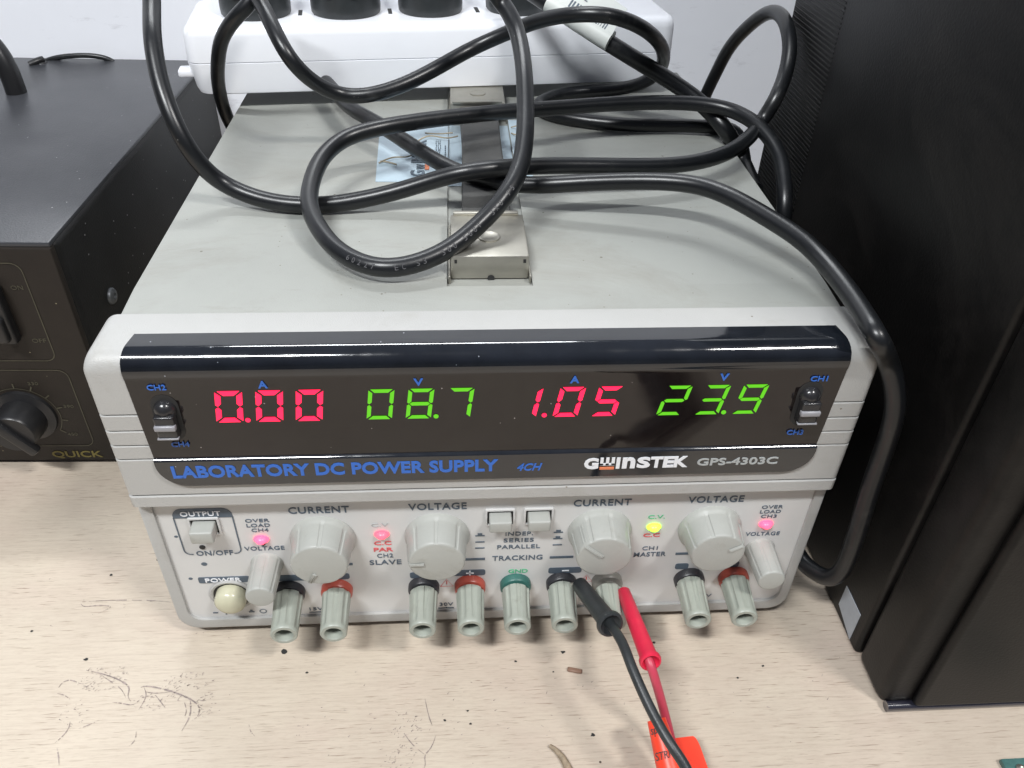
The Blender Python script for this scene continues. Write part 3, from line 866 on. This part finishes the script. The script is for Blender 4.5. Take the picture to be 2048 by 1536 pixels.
# ================================================================== cords
CORDS = {
 'loop_cord': [(-2.2, 147, 228), (8.1, 152.1, 214), (12, 147.1, 210), (15.2, 139.4, 204), (16.6, 120.2, 196), (16.3, 103.6, 187), (15.4, 90.2, 180), (13, 77.4, 173), (7.3, 66.5, 167), (-1.4, 58.7, 160.5), (-12.6, 49.3, 155), (-23.5, 43.9, 152), (-34.2, 41.2, 151), (-43.4, 43.5, 151), (-54, 52, 152), (-62.3, 65.1, 154.5), (-67.3, 79.1, 157), (-67.9, 93.3, 160), (-64.9, 109.5, 164), (-56.5, 121.7, 167), (-44.2, 126.6, 169), (-31.7, 133.1, 169), (-12.1, 143.3, 168), (15.7, 156.8, 166), (42.9, 168.1, 164), (62.8, 172.5, 164), (84.7, 174.9, 164), (104.5, 173.8, 164), (119.9, 168.6, 163), (129.1, 156.4, 161), (135, 145.8, 156), (137.7, 136.5, 150), (136, 117.9, 137.9), (137, 116.2, 121.2), (137, 116, 89)],
 'long_cord': [(-130.9, 153, 225), (-130.5, 144.7, 214), (-127.3, 126.5, 206), (-125.1, 116.7, 196), (-121.4, 107.8, 186), (-116.8, 101.7, 175), (-111.8, 101.4, 164), (-105.5, 103.6, 155), (-92, 100.3, 150), (-78.1, 97, 148.7), (-66.3, 96.5, 148.7), (-55.8, 97, 149.5), (-37.2, 98.3, 153), (-18.6, 98.3, 159), (-6.1, 96.4, 163), (12.3, 100.9, 163), (35.5, 109.5, 160), (68.7, 113.2, 158), (88.6, 118.2, 157), (106, 127.5, 157), (122.7, 145.6, 157), (133.2, 160.4, 160), (138, 161.4, 170.1), (144, 171.2, 178.5), (146.5, 178.2, 187.9), (146.5, 187.3, 195.6), (147, 201.8, 198), (146, 213.1, 196.2), (144, 226, 189.2), (140, 247.1, 170.5), (138, 256.5, 153.6), (136, 264, 137.4), (135, 271.1, 117.4), (135, 262.5, 95.4)],
 'front_cord': [(-81.8, 231.9, 158), (-70.5, 204.6, 158), (-60.8, 178.9, 159), (-47.3, 160.7, 159), (-32.5, 139.2, 158), (-18.9, 121.4, 156.5), (-9.2, 112.3, 155.5), (3.4, 103.6, 156), (18.7, 96.5, 157), (36.9, 92.1, 160), (63.2, 87.3, 163), (81.7, 79.5, 165), (92.1, 68.7, 165), (102, 56.8, 163), (111, 43.4, 161), (115.4, 33.4, 159), (118.5, 17.8, 157), (119.4, 1, 155.5), (119.6, -11, 154), (128.5, -5.5, 142.5), (133, -6.8, 133.7), (135.5, -8, 125.8), (137.2, -8.2, 117), (139, -7, 101.5), (139, -8.1, 83.5), (139, -10.1, 69.2), (139, -11.5, 55.2), (138.5, -11.6, 42.5), (135.5, -10.2, 36.7), (132, -4.8, 34.6), (129.5, 1.6, 33.5), (127.5, 9.5, 36), (127, 22.2, 42.3)],
 'strip_cord': [(-99.9, 170.9, 222), (-97.3, 177.2, 210), (-92.7, 169.5, 206), (-87.3, 158.3, 200), (-80.2, 149.1, 190), (-71.8, 155.4, 178), (-61.5, 159.2, 172), (-50.2, 158.7, 172), (-34.8, 163.4, 175), (-19.5, 172, 180), (-3.7, 184.5, 185), (12.3, 184.6, 192), (27.1, 176.8, 200), (40.7, 163.2, 206), (54.8, 159, 207), (69.1, 164.8, 202), (82.5, 179, 192), (90.7, 194.2, 181), (94.2, 213.6, 167), (88.1, 217.1, 160), (76.6, 224.9, 154), (63.9, 230.5, 151), (50.1, 233, 149), (37, 224.1, 148.7), (31.9, 211.7, 148.7), (37.5, 201.5, 148.7), (47.1, 195.2, 148.7), (58.5, 190.4, 148.7), (75.1, 186.4, 148.7), (96.7, 185.9, 148.7), (117.9, 183.3, 149), (134, 190.1, 143.6), (135, 174.2, 132.8)],
 'corner_cord': [(-96.4, 191.9, 216), (-97.8, 179, 209), (-100.6, 176.8, 205), (-106.7, 176.8, 200), (-115.6, 181.7, 190), (-121.2, 188.8, 178), (-126.5, 200.8, 164), (-129.7, 212.3, 150), (-131.8, 226.4, 135), (-141.6, 281.8, 100)],
 'tag_cord': [(21.6, 222.2, 205), (31.8, 210.3, 201), (41.3, 199.1, 197.5), (57.6, 188, 190), (69.6, 184.7, 184), (85.6, 186.5, 175), (103.9, 184.4, 165), (114.3, 176.5, 158), (120.6, 168, 152), (134.5, 182.8, 134.6), (135, 153.9, 128.6)],
 'wall_arc': [(-291, 357, 117.6), (-278.5, 357, 127), (-258.5, 357, 130.3), (-242.7, 357, 129.8), (-234.2, 357, 126.1), (-229.8, 357, 118)],
 'black_lead': [(41.2, -26.9, 40.8), (42.7, -34.2, 44.6), (45.1, -43.7, 47.3), (46.7, -52.1, 46.5), (50.1, -62.6, 43.1), (53.5, -71.2, 40.6), (56.9, -78.1, 38.6), (61.2, -83.9, 34.8), (66, -97, 26), (79, -109.5, 14), (115, -140, 8), (156, -172, 10), (210, -210, 6)],
 'black_boot': [(35.4, -6, 32.9), (42.7, -34.2, 44.6)],
 'red_boot': [(53.2, -8, 30.1), (55.7, -46.9, 39.4)],
 'red_lead': [(54.5, -41.7, 39.4), (55.7, -47.7, 38.4), (59.1, -52, 28.3), (61.9, -55.6, 19.1), (64.3, -62.5, 10.6), (66.2, -71.9, 3.5)],
 'orange': [(57.3, -58.6, 21.3), (60.9, -73.6, 7.3), (55, -58.9, 20), (73.2, -60.8, 12), (71.4, -76.4, 12), (67.6, -60, 12)],
 'tag': [(41.9, 181.7, 197), (61.1, 170.8, 187), (64.8, 178.1, 196), (33, 189.5, 210), (65.4, 177.2, 210), (80.8, 179.2, 200)],
}
def mm(k): return [Vector(p) / 1000 for p in CORDS[k]]
def cord(key, name, r, m_, label, cat='cable', group=None, seg=22):
    bm = NB(); path = smooth_path(mm(key), 7); tube(bm, path, r, seg)
    o = obj(name, bm, m_, smooth=60); tag(o, label, cat, group); return o, path
RC = .00345
G = 'black power cords tangled on top of the power supply'
c1, p1 = cord('loop_cord', 'power_cable', RC, M_black_rub, 'black cord curling in the large open loop around the steel handle bracket', group=G)
c2, p2 = cord('long_cord', 'power_cable', RC, M_black_rub, 'black cable dropping from the top at the far left, crossing below the blue label', group=G)
c3, p3 = cord('front_cord', 'power_cable', RC, M_black_rub, 'black cord draping over the right front corner of the case down beside the speaker', group=G)
c4, p4 = cord('strip_cord', 'power_cable', RC * .96, M_black_rub, 'black cable swooping across the front of the white power strip and round its right end', group=G)
c5, p5 = cord('corner_cord', 'power_cable', RC * .96, M_black_rub, 'short black cord bowing down past the left end of the white power strip', group=G)
c6, p6 = cord('tag_cord', 'power_cable', RC * 1.15, M_black_rub, 'thick straight black cable wrapped in a white barcode tag', group=G)
cord('wall_arc', 'thin_cable', .0016, M_black_rub, 'thin dark cable arching just above the black station at the wall')

n1 = len(p1)
best = min(range(n1), key=lambda i: (p1[i] - Vector((-.048, .046, .151))).length)
def arc_pts(path, i_from, ds, n, direction):
    out = []; i = i_from; acc = 0; last = path[i]; pos = path[i]
    out.append((path[i].copy(), (path[i + 1] - path[i - 1]).normalized()))
    while len(out) < n and 1 < i < len(path) - 2:
        seg_ = (path[i + direction] - pos).length
        if acc + seg_ < ds: acc += seg_; i += direction; pos = path[i]
        else:
            f = (ds - acc) / seg_; pos = pos.lerp(path[i + direction], f); acc = 0
            out.append((pos.copy(), (path[i + 1] - path[i - 1]).normalized()))
    return out
bm = NB()
msg = '60227 IEC 53  300/500V  3X0.75'
for (q, T), ch in zip(arc_pts(p1, best, .0024, len(msg), -1), msg):
    if ch in ' I,/.-': continue
    up_ = Vector((.12, -.86, .45)); up_ = (up_ - T * up_.dot(T)).normalized()
    rt_ = T if T.x > 0 else -T
    text(bm, ch, .0012, .0019, q + up_ * (RC + .00003), rt_, up_.cross(rt_).normalized(), t=.00008)
obj('sheath_print', bm, M_lead_mark, c1)

# barcode tag folded round the thick cord
T0, T1 = Vector((41.9, 196.0, 198.5)) / 1000, Vector((62.0, 184.0, 189.5)) / 1000
ta = (T1 - T0).normalized()
T0 = T0 - ta * .010
bm = NB(); tube(bm, [T0.lerp(T1, k / 6) for k in range(7)], RC * 1.36, 24)
tg = obj('cord_tag', bm, M_paper, c6, smooth=50, label='white paper barcode tag wrapped round the cord')
upv = Vector((.25, .75, .90)); upv = (upv - ta * upv.dot(ta)).normalized(); nv = ta.cross(upv).normalized()
if nv.y > 0: nv = -nv
base0 = T0 - nv * -.0044; base1 = T1 - nv * -.0044
bm = NB(); poly(bm, [base0, base1, base1 + upv * .0150 - ta * .001, base0 + upv * .0165], .0004, nv)
obj('tag_flap', bm, M_paper, tg)
bm = NB()
yb = base0
s = .010
while s < .0305:
    wd = random.choice([.0003, .0003, .0006, .0009])
    a = base0 + ta * s + nv * .0001
    poly(bm, [a + upv * .0005, a + ta * wd + upv * .0005, a + ta * wd + upv * .0052, a + upv * .0052], .0001, nv)
    s += wd + random.choice([.0004, .0006, .0009])
for k, ch in enumerate('5062'): text(bm, ch, .0018, .0026, base0 + ta * (.008 + k * .0026) + upv * .0090 + nv * .0001, ta, upv, t=.0001)
obj('barcode', bm, M_slate_ink, tg)

# ================================================================== white power strip across the rear of the case
PO = Vector((-.139, .2135, .1530)); pa = math.atan2(.0275, .243)
PM = Matrix.Translation(PO) @ Matrix.Rotation(pa, 4, 'Z')
strip = empty('power_strip', PO, 'long white multi-socket power strip lying across the back of the grey case', 'power strip')
SLn, SD = .2430, .062
bm = NB()
def body_ring(z, ins, ex, r=.007, seg=7):
    return [bm.verts.new(PM @ Vector((x, y, z))) for x, y in rrect(-.0052 + ex, SLn + .006 - ex * .6, 0 + ins, SD - ins, r, seg)]
prev = None
for z, ins, ex in ((0, .0014, .0046), (.0006, .0005, .0034), (.0030, .0002, .0024), (.0152, .0, .0003), (.0154, .0004, .0008), (.0157, .0004, .0008), (.0159, 0, .0002), (.0280, .0004, .0006), (.0306, .0011, .0014), (.0320, .0026, .0030), (.0326, .0050, .0055)):
    r_ = body_ring(z, ins, ex)
    if prev:
        n = len(r_)
        for k in range(n): bm.faces.new((prev[k], prev[(k + 1) % n], r_[(k + 1) % n], r_[k]))
    else: bm.faces.new(r_[::-1])
    prev = r_
bm.faces.new(prev)
sb = obj('strip_body', bm, M_white_pl, strip, smooth=35)
bm = NB(); box(bm, -.0105, .002, .004, .013, .0080, .0115, .001, 2, M=PM)
obj('mounting_tab', bm, M_white_pl, strip, smooth=40)
# sockets' dark slots between the plugs
bm = NB()
for sx in (.0560, .1020, .1480):
    for dx in (-.005, .003):
        box(bm, sx + dx, sx + dx + .002, .020, .030, .0325, .03285, M=PM)
obj('socket_slot', bm, M_dark, strip)
# plugs
GP = 'black plugs in the white power strip'
for i, (sx, rr, lb) in enumerate(((.0300, .0175, 'black round plug at the left end of the white power strip'),
                              (.0755, .0178, 'black round plug second from the left end of the strip'),
                              (.1195, .0168, 'black round plug in the middle of the strip, left of the large cord loop'),
                              (.1660, .0165, 'wrinkled black taped plug beside the white barcode tag'))):
    bx = PM @ Vector((sx, .0265, .0325))
    e = empty('mains_plug', bx, lb, 'plug', GP)
    bm = NB()
    def rfp(t, i, rr=rr, sx=sx):
        return 1 + (.05 * noise.noise(Vector((math.cos(t) * 3 + sx * 90, math.sin(t) * 3, i * 1.7))) if sx > .15 else 0)
    lathe(bm, [(0, 0), (rr * .96, 0), (rr, .0010), (rr * 1.01, .004), (rr, .010), (rr * .99, .016), (rr * .93, .021), (rr * .75, .026), (rr * .45, .030), (.006, .034), (.005, .044), (0, .044)], bx, (0, 0, 1), 64, rfp)
    obj('plug_body', bm, M_black_pvc, e, smooth=50)
    if i < 3:
        bm = NB(); box(bm, bx.x - .0075, bx.x + .0075, bx.y - rr * 1.01, bx.y - rr * .9, bx.z + .010, bx.z + .020, .001, 2); obj('grip_pad', bm, M_black_pvc, e, smooth=40)

# ================================================================== black station on the left
sta = empty('soldering_station', (-.1815, .105, 0), 'dusty black soldering station with round dial and top handle, left of the power supply', 'soldering station')
SX1, SX0, SY0, SY1, SZ = -.1815, -.46, .1050, .3600, .1262
bm = NB(); box(bm, SX0, SX1, SY0 + .004, SY1, .004, SZ, .0035, 4); obj('station_case', bm, M_black_dusty, sta, smooth=40)
M_lid = mat('lit_dusty_lid_paint', (.046, .048, .054), .33, var=.25, vscale=30, bump=.5, bscale=1100, tint=(.7, .72, .75))  # paler than the case: dust, and light on the top put into the colour
add_specks(M_lid, 240, .08, (.35, .35, .35), .12)
bm = NB(); box(bm, SX0, SX1 - .0012, SY0 + .0010, SY1 - .001, SZ - .0015, SZ + .0012, .0010, 2); obj('station_lid', bm, M_lid, sta, smooth=40)
bm = NB(); box(bm, SX0 + .001, SX1 - .0010, SY0, SY0 + .0045, .003, SZ - .0012, .0012, 2); obj_l = None
sf = obj('station_front', bm, M_station_front, sta, smooth=40)
ys = SY0 - .0002
bm = NB()
P_ = rrect(-.290, -.1985, .0660, .1175, .006, 6, 'cd'); P_ = rrect(-.290, -.1975, .0665, .1180, .0045, 5)
strip_line(bm, P_ + [P_[0]], .0005, ys)
P_ = rrect(-.290, -.1950, .0135, .0610, .0045, 5); strip_line(bm, P_ + [P_[0]], .0005, ys)
kc = (-.2225, .0335)
for k in range(11):
    a = math.radians(215 - k * 25)
    r0, r1 = .0165, .0195
    strip_line(bm, [(kc[0] + r0 * math.cos(a), kc[1] + r0 * math.sin(a)), (kc[0] + r1 * math.cos(a), kc[1] + r1 * math.sin(a))], .0007, ys)
    if k in (0, 2, 4, 6, 8, 10): text(bm, str(150 + k * 30), .0048, .0018, (kc[0] + .0228 * math.cos(a), ys, kc[1] + .0215 * math.sin(a)), t=.0001)
strip_line(bm, [(kc[0] + .0165 * math.cos(math.radians(q)), kc[1] + .0165 * math.sin(math.radians(q))) for q in range(-36, 217, 6)], .0004, ys)
text(bm, 'ON', .0052, .0022, (-.2025, ys, .1058), t=.0001); text(bm, 'OFF', .0062, .0022, (-.2020, ys, .0778), t=.0001)
obj_split('printed_word', bm, M_dim_ink, sf)
bm = NB(); text(bm, 'QUICK', .0250, .0050, (-.2055, ys, .0073), bold=.02, t=.0001); obj('station_lettering', bm, M_yellow_ink, sf)
bm = NB(); lathe(bm, [(.0148, 0), (.0145, .0015), (.0112, .0030), (.0106, .0140), (.0098, .0150), (0, .0152)], (kc[0], SY0, kc[1]), (0, -1, 0), 60, lambda t, i: 1)
kd = obj('station_dial', bm, M_black_plastic, sta, smooth=45)
bm = NB(); Mx = Matrix.Translation((kc[0], 0, kc[1])) @ Matrix.Rotation(math.radians(-38), 4, 'Y')
box(bm, -.0026, .0026, SY0 - .0175, SY0 - .0130, -.0135, .0105, .0012, 2, M=Mx); obj('dial_grip', bm, M_black_plastic, kd, smooth=40)
bm = NB(); box(bm, -.2170, -.2085, SY0 - .006, SY0, .0790, .1085, .0015, 3); box(bm, -.2155, -.2100, SY0 - .009, SY0 - .004, .0815, .0940, .0015, 3)
obj('rocker_switch', bm, M_black_plastic, sta, smooth=40)
bm = NB(); path = smooth_path([(-.2760, .2905, .122), (-.2765, .2915, .136), (-.2800, .294, .149), (-.289, .297, .159), (-.305, .299, .1635), (-.345, .301, .165), (-.41, .301, .164)], 6)
tube(bm, path, .0058, 20); obj('top_handle', bm, M_black_plastic, sta, smooth=60)
def screw(cx, cy, cz, ax, r, par):
    bm = NB(); lathe(bm, [(r, 0), (r, .0008), (r * .8, .0018), (r * .35, .0022), (r * .3, .0012), (0, .0012)], (cx, cy, cz), ax, 24)
    return obj('screw', bm, M_black_plastic if ax[2] else M_steel_dark, par, smooth=50)
M_steel_dark = mat('dull_screw', (.16, .17, .18), .45, metal=.7, var=.4, vscale=300)
screw(-.2845, .3476, SZ, (0, 0, 1), .0036, sta)
screw(SX1 - .0001, .1400, .0800, (1, 0, 0), .0042, sta)
bm = NB(); tube(bm, smooth_path([(-.2905, .343, SZ + .0012), (-.2868, .3455, SZ + .0028), (-.2838, .349, SZ + .0030)], 4), .0022, 10); obj('screw_cap', bm, M_black_plastic, sta, smooth=60)

sta.rotation_euler.z = -.028

# ================================================================== black speaker cabinet on the right
M_trim = mat('glossy_trim', (.02, .02, .03), .16, spec=.8, coat=1)
spk = empty('speaker_cabinet', (.25, .08, 0), 'tall black speaker cabinet with a small silver sticker, right of the power supply', 'speaker')
bm = NB(); box(bm, .1520, .42, -.0215, .2000, .0006, .42, .0020, 3); obj('cabinet_body', bm, M_speaker, spk, smooth=40)
bm = NB(); box(bm, .1523, .42, -.0452, -.0220, .0006, .42, .0045, 4); fb = obj('front_baffle', bm, M_speaker, spk, smooth=40)
bm = NB(); box(bm, .1640, .41, -.0490, -.0445, .0045, .41, .0030, 4); obj('speaker_grille', bm, M_black_dusty2 if 'M_black_dusty2' in globals() else M_speaker, spk, smooth=40)
bm = NB(); tube(bm, [Vector((.1545 + k * .02, -.0462, .0023)) for k in range(13)], .0021, 20); obj('base_trim', bm, M_trim, spk, smooth=60)
bm = NB()                                                       # ribbed cloth strip towards the back
z = .03
while z < .40:
    box(bm, .1517, .1523, .1430, .1975, z, z + .0011, .0002, 1); z += .0020
ribs = obj('ribbed_side_strip', bm, M_speaker, spk, smooth=40)
bm = NB(); poly(bm, [(.1518, -.0005, .0190), (.1518, -.0155, .0190), (.1518, -.0155, .0024), (.1518, -.0005, .0066)], .0003, (-1, 0, 0))
obj('silver_sticker', bm, M_sticker, spk)

# ================================================================== test leads
def boot(root, a, b, r0, r1, rfl, m_, name):
    a = Vector(a) / 1000; b = Vector(b) / 1000; L_ = (b - a).length
    bm = NB(); lathe(bm, [(0, 0), (r0 * .75, 0), (r0, .0008), ((r0 + r1) / 2, L_ * .5), (r1, L_ - .0022), (rfl, L_ - .0018), (rfl * 1.02, L_ - .0008), (rfl * .96, L_), (rfl * .8, L_ + .0002), (rfl * .66, L_ - .0006), (.0018, L_ - .0020), (0, L_ - .0020)], a, (b - a), 40)
    return obj(name, bm, m_, root, smooth=45)
GL = 'test leads on the power supply terminals'
bl = empty('test_lead', Vector(CORDS['black_boot'][0]) / 1000, 'black test lead with flanged plug on the post in front of the middle knob', 'test lead', GL)
boot(bl, *CORDS['black_boot'], .0032, .0038, .0050, M_black_pvc, 'plug_boot')
bm = NB(); tube(bm, smooth_path(mm('black_lead'), 8), .00182, 16); obj('lead_wire', bm, M_black_pvc, bl, smooth=60)
rl = empty('test_lead', Vector(CORDS['red_boot'][0]) / 1000, 'red test lead with tubular plug running down to the orange tag', 'test lead', GL)
boot(rl, *CORDS['red_boot'], .0027, .0033, .0040, M_red_pvc, 'plug_boot')
bm = NB(); tube(bm, smooth_path(mm('red_lead'), 8), .0017, 16); obj('lead_wire', bm, M_red_wire, rl, smooth=60)
bm = NB(); a = Vector(CORDS['red_boot'][0]) / 1000; b = Vector((.0488, -.004, .0272)); tube(bm, [b, b.lerp(a, .5), a + (a - b) * .1], .0010, 10); obj('plug_pin', bm, M_steel, rl, smooth=60)
bm = NB(); a = Vector(CORDS['black_boot'][0]) / 1000; b = Vector((.0300, -.0035, .0290)); tube(bm, [b, b.lerp(a, .5), a + (a - b) * .1], .0010, 10); obj('plug_pin', bm, M_steel, bl, smooth=60)

# orange printed tag round the red lead: a half-rolled sleeve and a flat leaf
ot = empty('orange_tag', (.060, -.060, 0), 'bright orange plastic tag with black print on the red lead at the bottom edge', 'tag')
OA, OB = Vector((.0578, -.0585, .0215)), Vector((.0625, -.0830, .0100))
oax = (OB - OA).normalized()
cmv = (Vector((-.011, -.214, .297)) - OA).normalized()
on = (cmv - oax * cmv.dot(oax)).normalized(); ou = on.cross(oax).normalized()
bm = NB(); prev = None
for i in range(9):
    s = i / 8; r = .0034 + .0022 * s; c_ = OA.lerp(OB, s)
    ring = []
    for k in range(25):
        a = math.radians(-150 + k * 12.5); ring.append(bm.verts.new(c_ + (on * math.cos(a) + ou * math.sin(a)) * r))
    if prev:
        for k in range(24): bm.faces.new((prev[k], prev[k + 1], ring[k + 1], ring[k]))
    prev = ring
obj('tag_sleeve', bm, M_orange, ot, smooth=60)
lf = NB()
LO = Vector((.0640, -.0600, .0105)); lx = Vector((.0098, .0002, .0010)); ly = Vector((.0045, -.0300, -.0040))
P_ = [LO + lx * u + ly * v for u, v in rrect(0, 1, 0, 1, .14, 5)]
poly(lf, P_, .0010, lx.cross(ly) * -1)
obj('tag_leaf', lf, M_orange, ot)
bm = NB()
for s_, at_, w_, h_ in (('spo', .15, .0040, .0027), ('STRI', .43, .0056, .0026)):
    r = .0034 + .0022 * at_; c_ = OA.lerp(OB, at_)
    rt_ = -ou if ou.x < 0 else ou
    up2 = -oax
    text(bm, s_, w_, h_, c_ + on * (r + .0003) - (ou if ou.x > 0 else -ou) * .0012, rt_, up2, t=.0004, shear=.2)
obj('tag_lettering', bm, M_dark, ot)
bm = NB(); gp = [Vector(p) for p in ((.074, -.105, .017), (.090, -.119, .0115), (.115, -.140, .009), (.140, -.160, .009), (.160, -.175, .010))]
tube(bm, smooth_path(gp, 6), .0045, 20, rfun=lambda s: .0022 + .0036 * min(1, s * 6) * (1 if s < .9 else max(.2, (1 - s) * 10)))
obj('unseen_sleeve', bm, M_black_pvc, bl, smooth=60)  # unseen thick sleeve, added to darken the diagonal reflection in the display


# ================================================================== bits on the table
M_wood = mat('splinter_wood', (.33, .26, .18), .6, var=.45, vscale=500)
bm = NB(); box(bm, -.0030, .0030, -.0010, .0010, 0, .0013, .0004, 1, M=Matrix.Translation((.0338, -.0240, 0)) @ Matrix.Rotation(-.25, 4, 'Z'))
tag(obj('wire_offcut', bm, M_copper, smooth=40), 'tiny copper wire offcut on the table below the green terminal', 'wire offcut')
bm = NB(); tube(bm, smooth_path([(.0205, -.0555, .0010), (.0228, -.0575, .0010), (.0250, -.0605, .0010), (.0270, -.0660, .0010)], 5), .0014, 8, rfun=lambda q: .0007 + .0009 * q)
tag(obj('wood_splinter', bm, M_wood, smooth=50), 'small tan splinter lying at the bottom edge left of the orange tag', 'splinter')
bm = NB(); box(bm, .1890, .2100, -.0800, -.0690, 0, .0024, .0006, 2)
gb = obj('green_connector', bm, mat('green_plastic', (.07, .16, .15), .35, var=.3, vscale=200), smooth=40); tag(gb, 'corner of a green connector at the bottom right of the table', 'connector')
bm = NB(); lathe(bm, [(.0018, 0), (.0018, .0006), (.0008, .0010), (0, .0004)], (.1945, -.0735, .0024), (0, 0, 1), 16); lathe(bm, [(.0018, 0), (.0018, .0006), (.0008, .0010), (0, .0004)], (.2010, -.0735, .0024), (0, 0, 1), 16)
obj('terminal_screw', bm, M_steel, gb, smooth=40)
# knife marks and ink scratches, thin dark marks on the table top
M_scar = mat('scratch_ink', (.33, .275, .25), .7, var=.5, vscale=400)
def scar(pts, w_):
    P_ = smooth_path([(x, y, 0) for x, y in pts], 6)
    for i in range(len(P_) - 1):
        t_ = i / (len(P_) - 1); ww = w_ * (.25 + .75 * math.sin(PI * min(1, t_ * 1.1 + .05))) * random.uniform(.5, 1.2)
        if random.random() < .12: continue
        d_ = (P_[i + 1] - P_[i]).normalized(); q_ = Vector((-d_.y, d_.x, 0)) * ww / 2
        poly(bm, [P_[i] + q_ + Vector((0, 0, .0002)), P_[i] - q_ + Vector((0, 0, .0002)), P_[i + 1] - q_ + Vector((0, 0, .0002)), P_[i + 1] + q_ + Vector((0, 0, .0002))])
SC = [
 [(-0.1625, -0.0151), (-0.1556, -0.0170), (-0.1491, -0.0196), (-0.1443, -0.0224), (-0.1428, -0.0244), (-0.1427, -0.0275), (-0.1403, -0.0301)],
 [(-0.1387, -0.0239), (-0.1375, -0.0232), (-0.1306, -0.0246), (-0.1226, -0.0275), (-0.1168, -0.0305), (-0.1136, -0.0335), (-0.1135, -0.0374), (-0.1153, -0.0388)],
 [(-0.1179, -0.0305), (-0.1170, -0.0336), (-0.1165, -0.0373), (-0.1181, -0.0429)],
 [(-0.1552, -0.0180), (-0.1510, -0.0208), (-0.1459, -0.0242), (-0.1431, -0.0281)],
 [(-0.1373, -0.0240), (-0.1355, -0.0272), (-0.1358, -0.0303), (-0.1369, -0.0340)],
 [(-0.1757, 0.0187), (-0.1672, 0.0191), (-0.1548, 0.0189), (-0.1421, 0.0179), (-0.1353, 0.0167)],
 [(-0.1762, 0.0183), (-0.1742, 0.0160), (-0.1695, 0.0167), (-0.1619, 0.0158), (-0.1644, 0.0140), (-0.1668, 0.0123)],
 [(-0.1610, -0.0371), (-0.1605, -0.0401), (-0.1623, -0.0440), (-0.1638, -0.0457)],
 [(-0.1621, -0.0474), (-0.1603, -0.0509), (-0.1586, -0.0548)],
 [(-0.1706, -0.0225), (-0.1698, -0.0200), (-0.1668, -0.0191), (-0.1620, -0.0216), (-0.1590, -0.0204)],
 [(-0.1702, -0.0250), (-0.1672, -0.0258), (-0.1643, -0.0278)],
 [(-0.1476, -0.0298), (-0.1441, -0.0303), (-0.1399, -0.0314), (-0.1380, -0.0302)],
 [(-0.1359, -0.0259), (-0.1323, -0.0267), (-0.1268, -0.0263)],
 [(-0.1321, -0.0274), (-0.1290, -0.0306), (-0.1267, -0.0332)],
 [(-0.1350, -0.0424), (-0.1343, -0.0459), (-0.1360, -0.0481)],
 [(-0.1567, -0.0402), (-0.1529, -0.0386), (-0.1502, -0.0370)],
 [(-0.1613, -0.0235), (-0.1595, -0.0223), (-0.1578, -0.0205)],
 [(-0.1204, -0.0304), (-0.1182, -0.0348), (-0.1186, -0.0378)],
 [(-0.0267, -0.0337), (-0.0250, -0.0416), (-0.0234, -0.0457)],
 [(-0.0350, -0.0466), (-0.0310, -0.0524), (-0.0266, -0.0561)],
 [(-0.0222, -0.0488), (-0.0240, -0.0542), (-0.0266, -0.0568), (-0.0257, -0.0603), (-0.0278, -0.0639)],
 [(-0.0934, -0.0413), (-0.0923, -0.0443), (-0.0903, -0.0462)]]
bm = NB()
for i, pts in enumerate(SC): scar(pts, .0007 if i < 3 else .00045)
for cx, cy, rx, ry, n in ((-.155, -.019, .010, .006, 70), (-.122, -.022, .012, .004, 60), (-.131, -.030, .010, .004, 40), (-.112, -.033, .004, .006, 40), (-.160, -.034, .006, .006, 25), (-.10, .004, .05, .01, 14), (.02, -.045, .05, .02, 24), (-.05, -.045, .04, .012, 16), (-.0335, -.046, .006, .008, 40), (-.036, -.058, .007, .006, 45), (-.01, -.03, .12, .02, 40), (.10, -.04, .04, .02, 16), (-.17, .03, .03, .03, 14)):
    for k in range(n):
        a = random.uniform(0, 2 * PI); q = math.sqrt(random.random()); x = cx + rx * q * math.cos(a); y = cy + ry * q * math.sin(a)
        th = random.uniform(-.5, 1.2); l_ = random.uniform(.0003, .0016); w_ = random.uniform(.00008, .00022)
        dx, dy = math.cos(th) * l_, math.sin(th) * l_
        poly(bm, [(x - dy * w_ / l_, y + dx * w_ / l_, .0002), (x + dy * w_ / l_, y - dx * w_ / l_, .0002), (x + dx, y + dy, .0002)])
so = obj('surface_scratches', bm, M_scar); so['kind'] = 'structure'
bm = NB()
for x, y, r in ((-.1643, -.010, .0007), (-.0852, -.0099, .0012), (-.1913, .0045, .0006), (-.0744, -.0200, .0005), (-.1960, -.0300, .0006), (.0100, -.0185, .0005), (.0600, -.0280, .0005), (.1120, -.0250, .0005), (.0300, -.0150, .0008), (.0375, -.0515, .0008), (.0250, -.0240, .0004), (-.0100, -.0395, .0004), (-.0190, -.0430, .0005), (-.0090, -.0450, .0005), (-.150, .041, .0005), (-.168, .0330, .0006), (-.145, .0350, .0004), (.0690, -.0120, .0005), (.1000, -.0300, .0004)):
    P_ = [(x + r * random.uniform(.6, 1.3) * math.cos(k * PI / 5) * 1.2, y + r * random.uniform(.6, 1.3) * math.sin(k * PI / 5), .0002) for k in range(10)]
    poly(bm, P_)
hp = obj('table_pits', bm, M_dark); hp['kind'] = 'structure'
